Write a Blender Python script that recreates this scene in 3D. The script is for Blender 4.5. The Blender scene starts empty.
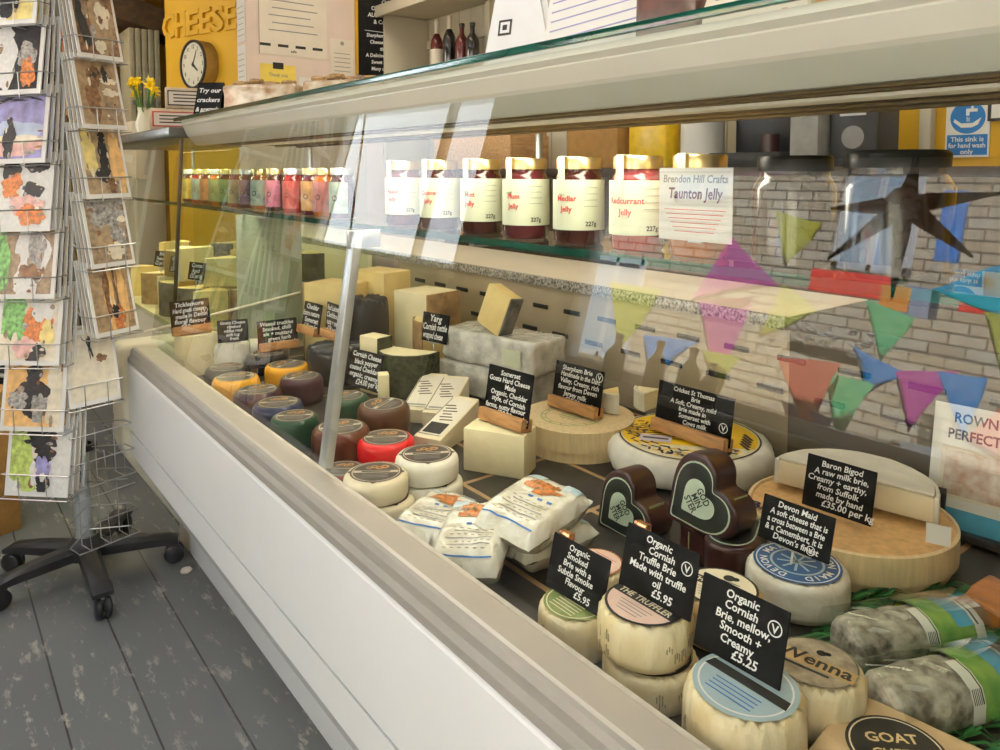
import bpy, bmesh, math, random
from mathutils import Matrix, Vector, noise

random.seed(7)
S = bpy.context.scene
COL = S.collection

# ------------------------------------------------------------------ camera, light, exposure
F_PX, PITCH, YAW, EYE = 750.0, math.radians(3.5), math.radians(37.9), 1.15
HORIZON = 172.0
cam_data = bpy.data.cameras.new('camera')
cam_data.sensor_width = 36
cam_data.lens = F_PX * 36 / 1000
cam_data.shift_y = -(375 - (HORIZON + F_PX * math.tan(PITCH))) / 1000
cam_data.clip_start = 0.02
cam = bpy.data.objects.new('camera', cam_data)
COL.objects.link(cam)
cam.location = (0, 0, EYE)
cam.rotation_euler = (math.pi / 2 - PITCH, 0, -YAW)
S.camera = cam

W = bpy.data.worlds.new('daylight')
S.world = W
W.use_nodes = True
W.node_tree.nodes['Background'].inputs[0].default_value = (0.70, 0.84, 1.0, 1)
W.node_tree.nodes['Background'].inputs[1].default_value = 10.0

sun_d = bpy.data.lights.new('sun', 'SUN')
sun_d.energy = 190
sun_d.angle = 0.01
sun_d.color = (0.96, 0.98, 1.0)
sun = bpy.data.objects.new('sun', sun_d)
COL.objects.link(sun)
sun.rotation_euler = Vector((-0.52, 0.16, -0.85)).to_track_quat('-Z', 'Y').to_euler()


def area(name, loc, rot, sx, sy, power, color):
    d = bpy.data.lights.new(name, 'AREA')
    d.shape = 'RECTANGLE'
    d.size, d.size_y, d.energy, d.color = sx, sy, power, color
    o = bpy.data.objects.new(name, d)
    COL.objects.link(o)
    o.location, o.rotation_euler = loc, rot
    return o


WARM = (1.0, 0.87, 0.66)
area('added_ceiling_light', (-0.2, 0.3, 2.52), (0, 0, 0), 0.5, 1.1, 22, (0.96, 0.98, 1.0))  # unseen ceiling lights, added to brighten the room
area('added_ceiling_light', (-0.2, 2.6, 2.52), (0, 0, 0), 0.5, 1.1, 22, (0.96, 0.98, 1.0))
area('added_ceiling_light', (1.75, 0.9, 2.52), (0, 0, 0), 0.5, 1.1, 14, WARM)
area('added_ceiling_light', (1.75, 2.9, 2.52), (0, 0, 0), 0.5, 1.1, 17, WARM)
area('added_ceiling_light', (0.4, 5.1, 2.52), (0, 0, 0), 0.5, 0.8, 9, WARM)
area('canopy_lamp_light', (0.80, 1.42, 1.222), (0, math.radians(-4), 0), 0.06, 1.6, 14, (1, 0.90, 0.72))
area('far_canopy_lamp_light', (0.80, 3.0, 1.25), (0, 0, 0), 0.06, 0.9, 16, (1, 0.82, 0.42))

S.view_settings.view_transform = 'Standard'
S.view_settings.look = 'None'
S.view_settings.gamma = 1
S.view_settings.exposure = -1.28
S.view_settings.use_curve_mapping = False
S.cycles.transparent_max_bounces = 40
S.cycles.max_bounces = 8
S.cycles.sample_clamp_indirect = 6

# ------------------------------------------------------------------ helpers
I4 = Matrix.Identity(4)


def T(x=0, y=0, z=0):
    return Matrix.Translation((x, y, z))


def Rx(a): return Matrix.Rotation(math.radians(a), 4, 'X')
def Ry(a): return Matrix.Rotation(math.radians(a), 4, 'Y')
def Rz(a): return Matrix.Rotation(math.radians(a), 4, 'Z')


_f0 = Vector((math.sin(YAW), math.cos(YAW), 0))
_r = Vector((math.cos(YAW), -math.sin(YAW), 0))
_fw = _f0 * math.cos(PITCH) - Vector((0, 0, math.sin(PITCH)))
_up = _f0 * math.sin(PITCH) + Vector((0, 0, math.cos(PITCH)))
_cy = HORIZON + F_PX * math.tan(PITCH)


def ray(px, py):
    return _fw + _r * ((px - 500) / F_PX) + _up * ((_cy - py) / F_PX)


def on(px, py, axis, val):
    """where the photo's sight line meets the plane axis = val"""
    c = Vector((0, 0, EYE)); d = ray(px, py)
    return c + d * ((val - c[axis]) / d[axis])


def at(px, py, z): return on(px, py, 2, z)


GN = Vector((-0.988, 0, 0.1543)).normalized()
GP = Vector((0.519, 0, 0.658))


def mir(px, py, x):
    """the place in the room or street that the front glass mirrors at this sight line"""
    c = Vector((0, 0, EYE)); d = ray(px, py)
    p = c + d * ((GP - c).dot(GN) / d.dot(GN))
    r = d - GN * (2 * d.dot(GN))
    return p + r * ((x - p.x) / r.x)


def nodes_of(name):
    m = bpy.data.materials.new(name)
    m.use_nodes = True
    nt = m.node_tree
    return m, nt, nt.nodes['Principled BSDF']


_mats = {}


def mat(name, col, rough=0.5, metal=0.0, var=0.12, scale=30, bump=0.0, bscale=60, col2=None, coat=0.0, spec=0.5, stretch=None, trans=0.0, sub=0.0, detail=3):
    """procedural material: base colour broken up by noise, optional noise bump"""
    if name in _mats:
        return _mats[name]
    m, nt, b = nodes_of(name)
    N, L = nt.nodes, nt.links
    tc = N.new('ShaderNodeTexCoord')
    src = tc.outputs['Object']
    if stretch:
        mp = N.new('ShaderNodeMapping')
        mp.inputs['Scale'].default_value = stretch
        L.new(src, mp.inputs['Vector']); src = mp.outputs['Vector']
    nz = N.new('ShaderNodeTexNoise')
    nz.inputs['Scale'].default_value = scale
    nz.inputs['Detail'].default_value = detail
    L.new(src, nz.inputs['Vector'])
    rp = N.new('ShaderNodeValToRGB')
    c1 = col2 if col2 else tuple(max(0, c * (1 - var)) for c in col)
    c2 = col if col2 else tuple(min(1, c * (1 + var)) for c in col)
    rp.color_ramp.elements[0].position = 0.32
    rp.color_ramp.elements[1].position = 0.68
    rp.color_ramp.elements[0].color = (*c1, 1)
    rp.color_ramp.elements[1].color = (*c2, 1)
    L.new(nz.outputs['Fac'], rp.inputs['Fac'])
    L.new(rp.outputs['Color'], b.inputs['Base Color'])
    b.inputs['Roughness'].default_value = rough
    b.inputs['Metallic'].default_value = metal
    b.inputs['Specular IOR Level'].default_value = spec
    b.inputs['Coat Weight'].default_value = coat
    b.inputs['Coat Roughness'].default_value = 0.15
    if trans:
        b.inputs['Transmission Weight'].default_value = trans
    if bump:
        n2 = N.new('ShaderNodeTexNoise')
        n2.inputs['Scale'].default_value = bscale
        n2.inputs['Detail'].default_value = 4
        L.new(src, n2.inputs['Vector'])
        bp = N.new('ShaderNodeBump')
        bp.inputs['Strength'].default_value = bump
        bp.inputs['Distance'].default_value = 0.01
        L.new(n2.outputs['Fac'], bp.inputs['Height'])
        L.new(bp.outputs['Normal'], b.inputs['Normal'])
    _mats[name] = m
    return m


def glass_mat(name, tint, ior):
    """clear sheet glass: tinted see-through with a Fresnel mirror on its outer faces"""
    m, nt, b = nodes_of(name)
    N, L = nt.nodes, nt.links
    N.remove(b)
    out = N['Material Output']
    tr = N.new('ShaderNodeBsdfTransparent'); tr.inputs['Color'].default_value = (*tint, 1)
    gl = N.new('ShaderNodeBsdfGlossy'); gl.inputs['Roughness'].default_value = 0.0
    gl.inputs['Color'].default_value = (1, 1, 1, 1)
    fr = N.new('ShaderNodeFresnel'); fr.inputs['IOR'].default_value = ior
    ge = N.new('ShaderNodeNewGeometry')
    sb = N.new('ShaderNodeMath'); sb.operation = 'SUBTRACT'; sb.inputs[0].default_value = 1
    L.new(ge.outputs['Backfacing'], sb.inputs[1])
    ml = N.new('ShaderNodeMath'); ml.operation = 'MULTIPLY'
    L.new(fr.outputs['Fac'], ml.inputs[0]); L.new(sb.outputs[0], ml.inputs[1])
    mx = N.new('ShaderNodeMixShader')
    L.new(ml.outputs[0], mx.inputs['Fac'])
    L.new(tr.outputs[0], mx.inputs[1]); L.new(gl.outputs[0], mx.inputs[2])
    L.new(mx.outputs[0], out.inputs['Surface'])
    return m


def emit_mat(name, col, strength):
    m, nt, b = nodes_of(name)
    b.inputs['Base Color'].default_value = (0.8, 0.8, 0.8, 1)
    b.inputs['Emission Color'].default_value = (*col, 1)
    b.inputs['Emission Strength'].default_value = strength
    return m


def brick_mat(name, c1, c2, mortar, scale, w, h, axes='yz', msize=0.02, rough=0.9, bump=0.4):
    m, nt, b = nodes_of(name)
    N, L = nt.nodes, nt.links
    tc = N.new('ShaderNodeTexCoord')
    sp = N.new('ShaderNodeSeparateXYZ'); L.new(tc.outputs['Object'], sp.inputs[0])
    cb = N.new('ShaderNodeCombineXYZ')
    L.new(sp.outputs['XYZ'.index(axes[0].upper())], cb.inputs[0])
    L.new(sp.outputs['XYZ'.index(axes[1].upper())], cb.inputs[1])
    br = N.new('ShaderNodeTexBrick')
    br.inputs['Color1'].default_value = (*c1, 1); br.inputs['Color2'].default_value = (*c2, 1)
    br.inputs['Mortar'].default_value = (*mortar, 1)
    br.inputs['Scale'].default_value = scale
    br.inputs['Brick Width'].default_value = w; br.inputs['Row Height'].default_value = h
    br.inputs['Mortar Size'].default_value = msize
    L.new(cb.outputs[0], br.inputs['Vector'])
    nz = N.new('ShaderNodeTexNoise'); nz.inputs['Scale'].default_value = 6; nz.inputs['Detail'].default_value = 6
    L.new(tc.outputs['Object'], nz.inputs['Vector'])
    mx = N.new('ShaderNodeMix'); mx.data_type = 'RGBA'; mx.blend_type = 'MULTIPLY'
    mx.inputs[0].default_value = 0.6
    L.new(br.outputs['Color'], mx.inputs[6])
    cr = N.new('ShaderNodeValToRGB'); L.new(nz.outputs['Fac'], cr.inputs['Fac'])
    cr.color_ramp.elements[0].color = (0.55, 0.5, 0.45, 1); cr.color_ramp.elements[0].position = 0.3
    cr.color_ramp.elements[1].color = (1, 1, 1, 1); cr.color_ramp.elements[1].position = 0.65
    L.new(cr.outputs['Color'], mx.inputs[7])
    L.new(mx.outputs[2], b.inputs['Base Color'])
    bp = N.new('ShaderNodeBump'); bp.inputs['Strength'].default_value = bump; bp.inputs['Distance'].default_value = 0.02
    bp.invert = True
    L.new(br.outputs['Fac'], bp.inputs['Height']); L.new(bp.outputs['Normal'], b.inputs['Normal'])
    b.inputs['Roughness'].default_value = rough
    _mats[name] = m
    return m


def plank_mat(name):
    """grey painted floorboards running along Y, worn and flecked"""
    m, nt, b = nodes_of(name)
    N, L = nt.nodes, nt.links
    tc = N.new('ShaderNodeTexCoord')
    sp = N.new('ShaderNodeSeparateXYZ'); L.new(tc.outputs['Object'], sp.inputs[0])
    cb = N.new('ShaderNodeCombineXYZ')
    L.new(sp.outputs[1], cb.inputs[0]); L.new(sp.outputs[0], cb.inputs[1])
    br = N.new('ShaderNodeTexBrick')
    br.inputs['Scale'].default_value = 1; br.inputs['Brick Width'].default_value = 5
    br.inputs['Row Height'].default_value = 0.1445; br.inputs['Mortar Size'].default_value = 0.0022
    br.inputs['Color1'].default_value = (0.128, 0.138, 0.146, 1)
    br.inputs['Color2'].default_value = (0.152, 0.162, 0.168, 1)
    br.inputs['Mortar'].default_value = (0.02, 0.02, 0.02, 1)
    mp = N.new('ShaderNodeMapping'); mp.inputs['Location'].default_value = (1.3, 0.085, 0)
    L.new(cb.outputs[0], mp.inputs[0]); L.new(mp.outputs[0], br.inputs['Vector'])

    def fleck(scale, lo, hi, sy):
        q = N.new('ShaderNodeMapping'); q.inputs['Scale'].default_value = (1, sy, 1)
        L.new(tc.outputs['Object'], q.inputs[0])
        z = N.new('ShaderNodeTexNoise'); z.inputs['Scale'].default_value = scale; z.inputs['Detail'].default_value = 8
        z.inputs['Roughness'].default_value = 0.7
        L.new(q.outputs[0], z.inputs['Vector'])
        r = N.new('ShaderNodeMapRange'); r.inputs['From Min'].default_value = lo; r.inputs['From Max'].default_value = hi
        L.new(z.outputs['Fac'], r.inputs['Value'])
        return r.outputs['Result']
    base = br.outputs['Color']
    big = fleck(2.2, 0.35, 0.75, 0.6)
    m1 = N.new('ShaderNodeMix'); m1.data_type = 'RGBA'
    ml0 = N.new('ShaderNodeMath'); ml0.operation = 'MULTIPLY'; ml0.inputs[1].default_value = 0.35
    L.new(big, ml0.inputs[0]); L.new(ml0.outputs[0], m1.inputs[0])
    L.new(base, m1.inputs[6]); m1.inputs[7].default_value = (0.19, 0.175, 0.15, 1)
    fl = fleck(30, 0.555, 0.63, 0.30)
    gate = fleck(1.6, 0.38, 0.60, 1)
    ml = N.new('ShaderNodeMath'); ml.operation = 'MULTIPLY'
    L.new(fl, ml.inputs[0]); L.new(gate, ml.inputs[1])
    m2 = N.new('ShaderNodeMix'); m2.data_type = 'RGBA'
    L.new(ml.outputs[0], m2.inputs[0]); L.new(m1.outputs[2], m2.inputs[6])
    m2.inputs[7].default_value = (0.46, 0.42, 0.35, 1)
    L.new(m2.outputs[2], b.inputs['Base Color'])
    b.inputs['Roughness'].default_value = 0.55
    bp = N.new('ShaderNodeBump'); bp.inputs['Strength'].default_value = 0.5; bp.inputs['Distance'].default_value = 0.004
    bp.invert = True
    L.new(br.outputs['Fac'], bp.inputs['Height']); L.new(bp.outputs['Normal'], b.inputs['Normal'])
    return m


_textc = {}


def text_mesh(s, size, align):
    k = (s, align)
    if k not in _textc:
        c = bpy.data.curves.new('lettering', 'FONT')
        c.body, c.size, c.align_x, c.resolution_u = s, 1.0, align, 2
        c.offset = 0.022
        o = bpy.data.objects.new('lettering', c)
        COL.objects.link(o)
        bpy.context.view_layer.update()
        dg = bpy.context.evaluated_depsgraph_get()
        _textc[k] = bpy.data.meshes.new_from_object(o.evaluated_get(dg))
        bpy.data.objects.remove(o)
        bpy.data.curves.remove(c)
    return _textc[k]


class MB:
    """collects shapes in one mesh with several materials"""

    def __init__(self):
        self.bm = bmesh.new(); self.mats = []

    def mi(self, m):
        if m not in self.mats:
            self.mats.append(m)
        return self.mats.index(m)

    def _put(self, verts, faces, m, M=I4):
        i = self.mi(m)
        vs = [self.bm.verts.new(M @ Vector(v)) for v in verts]
        for f in faces:
            try:
                q = self.bm.faces.new([vs[k] for k in f]); q.material_index = i; q.smooth = True
            except ValueError:
                pass
        return vs

    def _merge(self, tmp, m, M):
        i = self.mi(m)
        tmp.verts.ensure_lookup_table()
        mp = {v: self.bm.verts.new(M @ v.co) for v in tmp.verts}
        flip = M.determinant() < 0
        for f in tmp.faces:
            vs = [mp[v] for v in f.verts]
            if flip:
                vs.reverse()
            q = self.bm.faces.new(vs); q.material_index = i; q.smooth = True
        tmp.free()

    def box(self, m, sx, sy, sz, M=I4, bev=0.0, seg=2, base=False):
        t = bmesh.new()
        bmesh.ops.create_cube(t, size=1)
        bmesh.ops.scale(t, vec=(sx, sy, sz), verts=t.verts)
        if base:
            bmesh.ops.translate(t, vec=(0, 0, sz / 2), verts=t.verts)
        if bev:
            bmesh.ops.bevel(t, geom=t.edges[:], offset=bev, segments=seg, affect='EDGES', profile=0.5, clamp_overlap=True)
        self._merge(t, m, M)
        return self

    def span(self, m, a, b, bev=0.0):
        a, b = Vector(a), Vector(b)
        d = b - a
        return self.box(m, abs(d.x), abs(d.y), abs(d.z), Matrix.Translation((a + b) / 2), bev)

    def lathe(self, prof, seg=32, M=I4, fn=None):
        """prof: list of (r, z, material of the band to the next)"""
        rings = []
        for (r, z, m) in prof:
            if r < 1e-6:
                rings.append([self.bm.verts.new(M @ Vector((0, 0, z)))])
            else:
                ring = []
                for k in range(seg):
                    a = 2 * math.pi * k / seg
                    rr, zz = (fn(r, z, a) if fn else (r, z))
                    ring.append(self.bm.verts.new(M @ Vector((rr * math.cos(a), rr * math.sin(a), zz))))
                rings.append(ring)
        for j in range(len(rings) - 1):
            A, B = rings[j], rings[j + 1]
            i = self.mi(prof[j][2])
            for k in range(seg):
                k2 = (k + 1) % seg
                if len(A) == 1 and len(B) == 1:
                    continue
                if len(A) == 1:
                    f = [A[0], B[k2], B[k]]
                elif len(B) == 1:
                    f = [A[k], A[k2], B[0]]
                else:
                    f = [A[k], A[k2], B[k2], B[k]]
                q = self.bm.faces.new(f); q.material_index = i; q.smooth = True
        return self

    def cyl(self, m, r, h, M=I4, seg=24, r2=None):
        r2 = r if r2 is None else r2
        return self.lathe([(0, 0, m), (r, 0, m), (r2, h, m), (0, h, m)], seg, M)

    def prism(self, m, poly, d, M=I4, bev=0.0, seg=2):
        t = bmesh.new()
        lo = [t.verts.new((x, y, 0)) for x, y in poly]
        hi = [t.verts.new((x, y, d)) for x, y in poly]
        n = len(poly)
        t.faces.new(lo[::-1]); t.faces.new(hi)
        for k in range(n):
            t.faces.new([lo[k], lo[(k + 1) % n], hi[(k + 1) % n], hi[k]])
        bmesh.ops.recalc_face_normals(t, faces=t.faces)
        if bev:
            es = [e for e in t.edges if abs(e.verts[0].co.z - e.verts[1].co.z) < 1e-6]
            bmesh.ops.bevel(t, geom=es, offset=bev, segments=seg, affect='EDGES', profile=0.5, clamp_overlap=True)
        self._merge(t, m, M)
        return self

    def sheet(self, m, poly, M=I4):
        """a printed patch: polygon lying on a surface"""
        self._put([(x, y, 0) for x, y in poly], [list(range(len(poly)))], m, M)
        return self

    def rect(self, m, x0, y0, x1, y1, M=I4):
        return self.sheet(m, [(x0, y0), (x1, y0), (x1, y1), (x0, y1)], M)

    def disc(self, m, r, M=I4, seg=32, r0=0.0):
        if r0 <= 0:
            return self.sheet(m, [(r * math.cos(2 * math.pi * k / seg), r * math.sin(2 * math.pi * k / seg)) for k in range(seg)], M)
        vs = []
        for k in range(seg):
            a = 2 * math.pi * k / seg
            vs += [(r0 * math.cos(a), r0 * math.sin(a), 0), (r * math.cos(a), r * math.sin(a), 0)]
        self._put(vs, [[2 * k, 2 * k + 1, (2 * k + 3) % (2 * seg), (2 * k + 2) % (2 * seg)] for k in range(seg)], m, M)
        return self

    def tube(self, m, pts, r, seg=8, M=I4):
        pts = [Vector(p) for p in pts]
        rings = []
        up = Vector((0, 0, 1))
        for k, p in enumerate(pts):
            d = (pts[min(k + 1, len(pts) - 1)] - pts[max(k - 1, 0)])
            d.normalize()
            u = d.cross(up)
            if u.length < 1e-3:
                u = d.cross(Vector((1, 0, 0)))
            u.normalize(); v = u.cross(d).normalized()
            rr = r[k] if isinstance(r, (list, tuple)) else r
            rings.append([self.bm.verts.new(M @ (p + (u * math.cos(2 * math.pi * j / seg) + v * math.sin(2 * math.pi * j / seg)) * rr)) for j in range(seg)])
        i = self.mi(m)
        for a, b in zip(rings, rings[1:]):
            for j in range(seg):
                q = self.bm.faces.new([a[j], a[(j + 1) % seg], b[(j + 1) % seg], b[j]]); q.material_index = i; q.smooth = True
        for ring, rev in ((rings[0], False), (rings[-1], True)):
            q = self.bm.faces.new(ring[::-1] if rev else ring); q.material_index = i
        return self

    def text(self, m, s, size, M=I4, align='CENTER', sx=1.0, shear=0.0):
        me = text_mesh(s, size, align)
        K = Matrix(((size * sx, shear * size, 0, 0), (0, size, 0, 0), (0, 0, 1, 0), (0, 0, 0, 1)))
        MM = M @ K
        self._put([v.co for v in me.vertices], [list(p.vertices) for p in me.polygons], m, MM)
        return self

    def rough_up(self, amp, freq, seed=0):
        for v in self.bm.verts:
            v.co += noise.noise_vector(v.co * freq + Vector((seed, seed * 2.3, 0))) * amp
        return self

    def build(self, name, parent=None, loc=(0, 0, 0), rot=(0, 0, 0), sharp=40, norm=True):
        me = bpy.data.meshes.new(name)
        self.bm.to_mesh(me); self.bm.free()
        for m in self.mats:
            me.materials.append(m)
        me.set_sharp_from_angle(angle=math.radians(sharp))
        o = bpy.data.objects.new(name, me)
        COL.objects.link(o)
        o.location = loc
        o.rotation_euler = [math.radians(a) for a in rot]
        if parent:
            o.parent = parent
        return o


def tag(o, label, cat, group=None, kind=None):
    o['label'] = label
    o['category'] = cat
    if group:
        o['group'] = group
    if kind:
        o['kind'] = kind
    return o


def thing(name, label, cat, loc=(0, 0, 0), rot=(0, 0, 0), group=None):
    o = bpy.data.objects.new(name, None)
    o.empty_display_size = 0.02
    COL.objects.link(o)
    o.location = loc
    o.rotation_euler = [math.radians(a) for a in rot]
    return tag(o, label, cat, group)


def struct(o):
    o['kind'] = 'structure'
    return o


def copy_tree(src, loc, rotz=None, label=None):
    r = src.copy(); COL.objects.link(r)
    r.location = loc
    if rotz is not None:
        r.rotation_euler.z = math.radians(rotz)
    if label:
        r['label'] = label
    for ch in src.children:
        c = ch.copy(); COL.objects.link(c); c.parent = r
        for g in ch.children:
            d = g.copy(); COL.objects.link(d); d.parent = c
    return r


# ------------------------------------------------------------------ materials
CREAM = mat('cream_paint', (0.66, 0.60, 0.47), 0.55, var=0.04, scale=4)
PALE = mat('pale_plaster', (0.72, 0.66, 0.58), 0.7, var=0.05, scale=3)
YELLOW = mat('yellow_wall_paint', (0.64, 0.365, 0.012), 0.6, var=0.05, scale=3)
DARKYELLOW = mat('ochre_paint', (0.42, 0.22, 0.02), 0.7, var=0.1, scale=3)
VAL = mat('canopy_enamel', (0.62, 0.60, 0.50), 0.35, var=0.04, scale=5)
CASEWHITE = mat('white_enamel', (0.90, 0.915, 0.935), 0.3, var=0.02, scale=5, coat=0.3)
CAP = mat('cream_plastic', (0.80, 0.73, 0.55), 0.4, var=0.03, scale=6)
LEDGE = mat('beige_aluminium', (0.53, 0.49, 0.43), 0.38, 0.25, var=0.04, scale=12)
LEDGE2 = mat('grey_bumper', (0.30, 0.285, 0.26), 0.45, 0.1, var=0.05, scale=12)
ALU = mat('brushed_aluminium', (0.62, 0.64, 0.64), 0.32, 0.7, var=0.06, scale=40)
STEEL = mat('wire_steel', (0.50, 0.50, 0.50), 0.3, 0.85, var=0.06, scale=40)
GREYM = mat('grey_metal', (0.26, 0.26, 0.25), 0.4, 0.5, var=0.08, scale=20)
BLACKP = mat('black_plastic', (0.022, 0.022, 0.024), 0.4, var=0.2, scale=30)
BLACK = mat('black_board', (0.010, 0.010, 0.011), 0.7, var=0.3, scale=50, spec=0.2)
CHALK = mat('chalk_white', (0.88, 0.88, 0.86), 0.8, var=0.03)
WOOD = mat('oak_block', (0.50, 0.25, 0.09), 0.5, var=0.25, scale=20, stretch=(1, 6, 6))
WOOD2 = mat('beech_board', (0.62, 0.36, 0.16), 0.5, var=0.2, scale=16, stretch=(1, 6, 6))
POPLAR = mat('poplar_veneer', (0.74, 0.56, 0.31), 0.55, var=0.10, scale=18, stretch=(8, 8, 1))
POPLAR2 = mat('orange_veneer', (0.70, 0.42, 0.17), 0.5, var=0.14, scale=14, stretch=(6, 6, 1))
COPPER = mat('copper', (0.85, 0.42, 0.22), 0.25, 0.9, var=0.06)
INK = mat('printed_black', (0.02, 0.018, 0.015), 0.6, var=0.2)
BROWNINK = mat('printed_brown', (0.05, 0.03, 0.025), 0.6, var=0.2)
PAPER = mat('white_paper', (0.84, 0.82, 0.78), 0.7, var=0.03, scale=10)
PAPERC = mat('cream_paper', (0.80, 0.72, 0.60), 0.7, var=0.04, scale=10)
PINKPAPER = mat('pinkish_paper', (0.78, 0.64, 0.56), 0.7, var=0.04, scale=6)
YPAPER = mat('yellow_paper', (0.86, 0.66, 0.12), 0.7, var=0.04)
GREENLABEL = mat('pale_green_label', (0.70, 0.74, 0.55), 0.55, var=0.04, scale=20)
GREYINK = mat('grey_ink', (0.30, 0.29, 0.28), 0.7, var=0.1)
REDINK = mat('red_ink', (0.55, 0.05, 0.05), 0.7, var=0.1)
BLUEINK = mat('blue_ink', (0.05, 0.18, 0.48), 0.6, var=0.1)
SIGNBLUE = mat('sign_blue', (0.01, 0.17, 0.50), 0.5, var=0.04)
GOLD = mat('gold_lid', (0.80, 0.62, 0.30), 0.28, 0.9, var=0.06)
SLATE = brick_mat('slate_tile', (0.030, 0.025, 0.021), (0.044, 0.037, 0.031), (0.42, 0.26, 0.13), 1, 0.22, 0.22, 'xy', 0.005, 0.45, 0.2)
CHED = mat('cheddar_paste', (0.83, 0.64, 0.27), 0.55, var=0.06, scale=25, bump=0.1, bscale=90)
PALECH = mat('pale_paste', (0.86, 0.75, 0.46), 0.55, var=0.05, scale=25, bump=0.1, bscale=90)
CREAMCH = mat('creamy_paste', (0.84, 0.72, 0.50), 0.5, var=0.06, scale=14, bump=0.1, bscale=60)
RINDW = mat('white_bloom_rind', (0.80, 0.76, 0.66), 0.75, var=0.08, scale=30, bump=0.25, bscale=70)
RINDB = mat('brown_rind', (0.40, 0.25, 0.11), 0.75, var=0.3, scale=30, bump=0.4, bscale=60)
RINDG = mat('grey_rind', (0.17, 0.16, 0.14), 0.8, var=0.5, scale=30, bump=0.5, bscale=60)
HERB = mat('herb_rind', (0.045, 0.05, 0.022), 0.8, var=0.7, scale=70, bump=0.6, bscale=120)
ASH = mat('ash_rind', (0.66, 0.60, 0.50), 0.8, col2=(0.17, 0.145, 0.115), scale=55, bump=0.8, bscale=60, detail=9)
WRAP = mat('waxed_paper', (0.84, 0.74, 0.50), 0.42, col2=(0.70, 0.54, 0.26), scale=30, bump=0.7, bscale=40, coat=0.2, stretch=(1, 1, 0.35), detail=6)
WRAPW = mat('white_pleated_paper', (0.82, 0.77, 0.66), 0.6, col2=(0.66, 0.58, 0.44), scale=20, bump=0.4, bscale=40)
TAN = mat('tan_paper', (0.62, 0.42, 0.19), 0.6, col2=(0.42, 0.27, 0.10), scale=24, bump=0.5, bscale=40)
KRAFT = mat('kraft_paper', (0.62, 0.44, 0.24), 0.75, var=0.1, scale=30, bump=0.2, bscale=50)
FILM = mat('shrink_wrap', (0.88, 0.86, 0.80), 0.10, col2=(0.52, 0.505, 0.46), scale=26, bump=1.0, bscale=26, coat=1.0, detail=6)
CLEARISH = mat('white_film', (0.86, 0.85, 0.78), 0.18, col2=(0.74, 0.69, 0.54), scale=22, bump=0.6, bscale=36, coat=0.6)
MAROON = mat('maroon_wax', (0.034, 0.007, 0.008), 0.28, var=0.25, scale=20, coat=0.3)
GLASS = glass_mat('counter_glass', (0.97, 0.985, 0.975), 1.58)
GLASSIN = glass_mat('shelf_glass', (0.93, 0.97, 0.945), 1.45)
GLASSJ = glass_mat('jar_glass', (0.90, 0.90, 0.86), 1.6)
WINGLASS = glass_mat('window_glass', (0.97, 0.98, 0.98), 1.3)
GREENEDGE = mat('green_glass_edge', (0.004, 0.060, 0.042), 0.12, var=0.3, scale=8, coat=0.5)
ADDEDLAMP = emit_mat('added_lamp_diffuser', (1, 0.93, 0.8), 6)  # glow of the added ceiling panels
TUBE = emit_mat('tube_lamp', (1, 0.72, 0.32), 0.4)

# ------------------------------------------------------------------ the room
DECK = 0.58
floor = struct(MB().span(plank_mat('grey_floorboards'), (-1.35, -1.6, -0.06), (2.7, 6.7, 0)).build('floor'))
struct(MB().span(PALE, (-1.5, -1.6, 2.6), (2.7, 6.7, 2.68)).build('ceiling'))


def boards(w, m, x, y0, y1, z0, z1, d=0.012, pitch=0.115):
    y = y0
    while y < y1 - 0.01:
        w.span(m, (x, y + 0.003, z0), (x + 0.02 + d, min(y + pitch, y1) - 0.003, z1), 0.003)
        y += pitch


w = MB()
w.span(YELLOW, (2.55, -1.6, 0), (2.7, 1.45, 2.6))
w.span(CREAM, (2.56, 1.45, 0), (2.7, 6.7, 2.6))
boards(w, CREAM, 2.53, 1.45, 3.98, 0.0, 2.6)
struct(w.build('wall_back'))
struct(MB().span(PALE, (-1.5, -1.7, 0), (2.7, -1.6, 2.6)).build('wall_near'))
struct(MB().span(DARKYELLOW, (-1.5, 6.7, 0), (2.7, 6.8, 2.6)).build('wall_far'))
# short partition behind the counter's far end, its end face towards the yellow wall
struct(MB().span(PINKPAPER, (1.41, 4.0, 0), (2.53, 4.14, 2.6)).build('wall_partition'))
yd = Vector((-0.229, 0.973, 0)).normalized()
w = MB()
w.box(YELLOW, 0.1, 0.84, 2.6, T(0.05, 0.42, 1.3))
struct(w.build('wall_yellow', loc=(1.44, 4.14, 0), rot=(0, 0, math.degrees(math.atan2(-yd.x, yd.y)))))

DARKWALL = mat('dark_green_panelling', (0.075, 0.07, 0.055), 0.6, var=0.2, scale=6)
# street side wall with its two windows
w = MB()
X0, X1 = -1.5, -1.35
w.span(DARKWALL, (X0, -1.6, 0), (X1, -1.45, 2.6)); w.span(DARKWALL, (X0, -1.45, 2.3), (X1, 0.06, 2.6)); w.span(DARKWALL, (X0, 0.06, 0), (X1, 0.30, 2.6))
w.span(DARKWALL, (X0, 0.30, 0), (X1, 2.62, 0.83)); w.span(DARKWALL, (X0, 0.30, 1.84), (X1, 2.62, 2.6))
w.span(DARKWALL, (X0, 2.62, 0), (X1, 3.62, 2.6))
w.span(CREAM, (X0, 3.62, 0), (X1, 5.70, 1.16)); w.span(DARKWALL, (X0, 3.62, 2.36), (X1, 5.70, 2.6))
w.span(DARKWALL, (X0, 5.70, 0), (X1, 6.7, 2.6))
struct(w.build('wall_street'))


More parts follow.
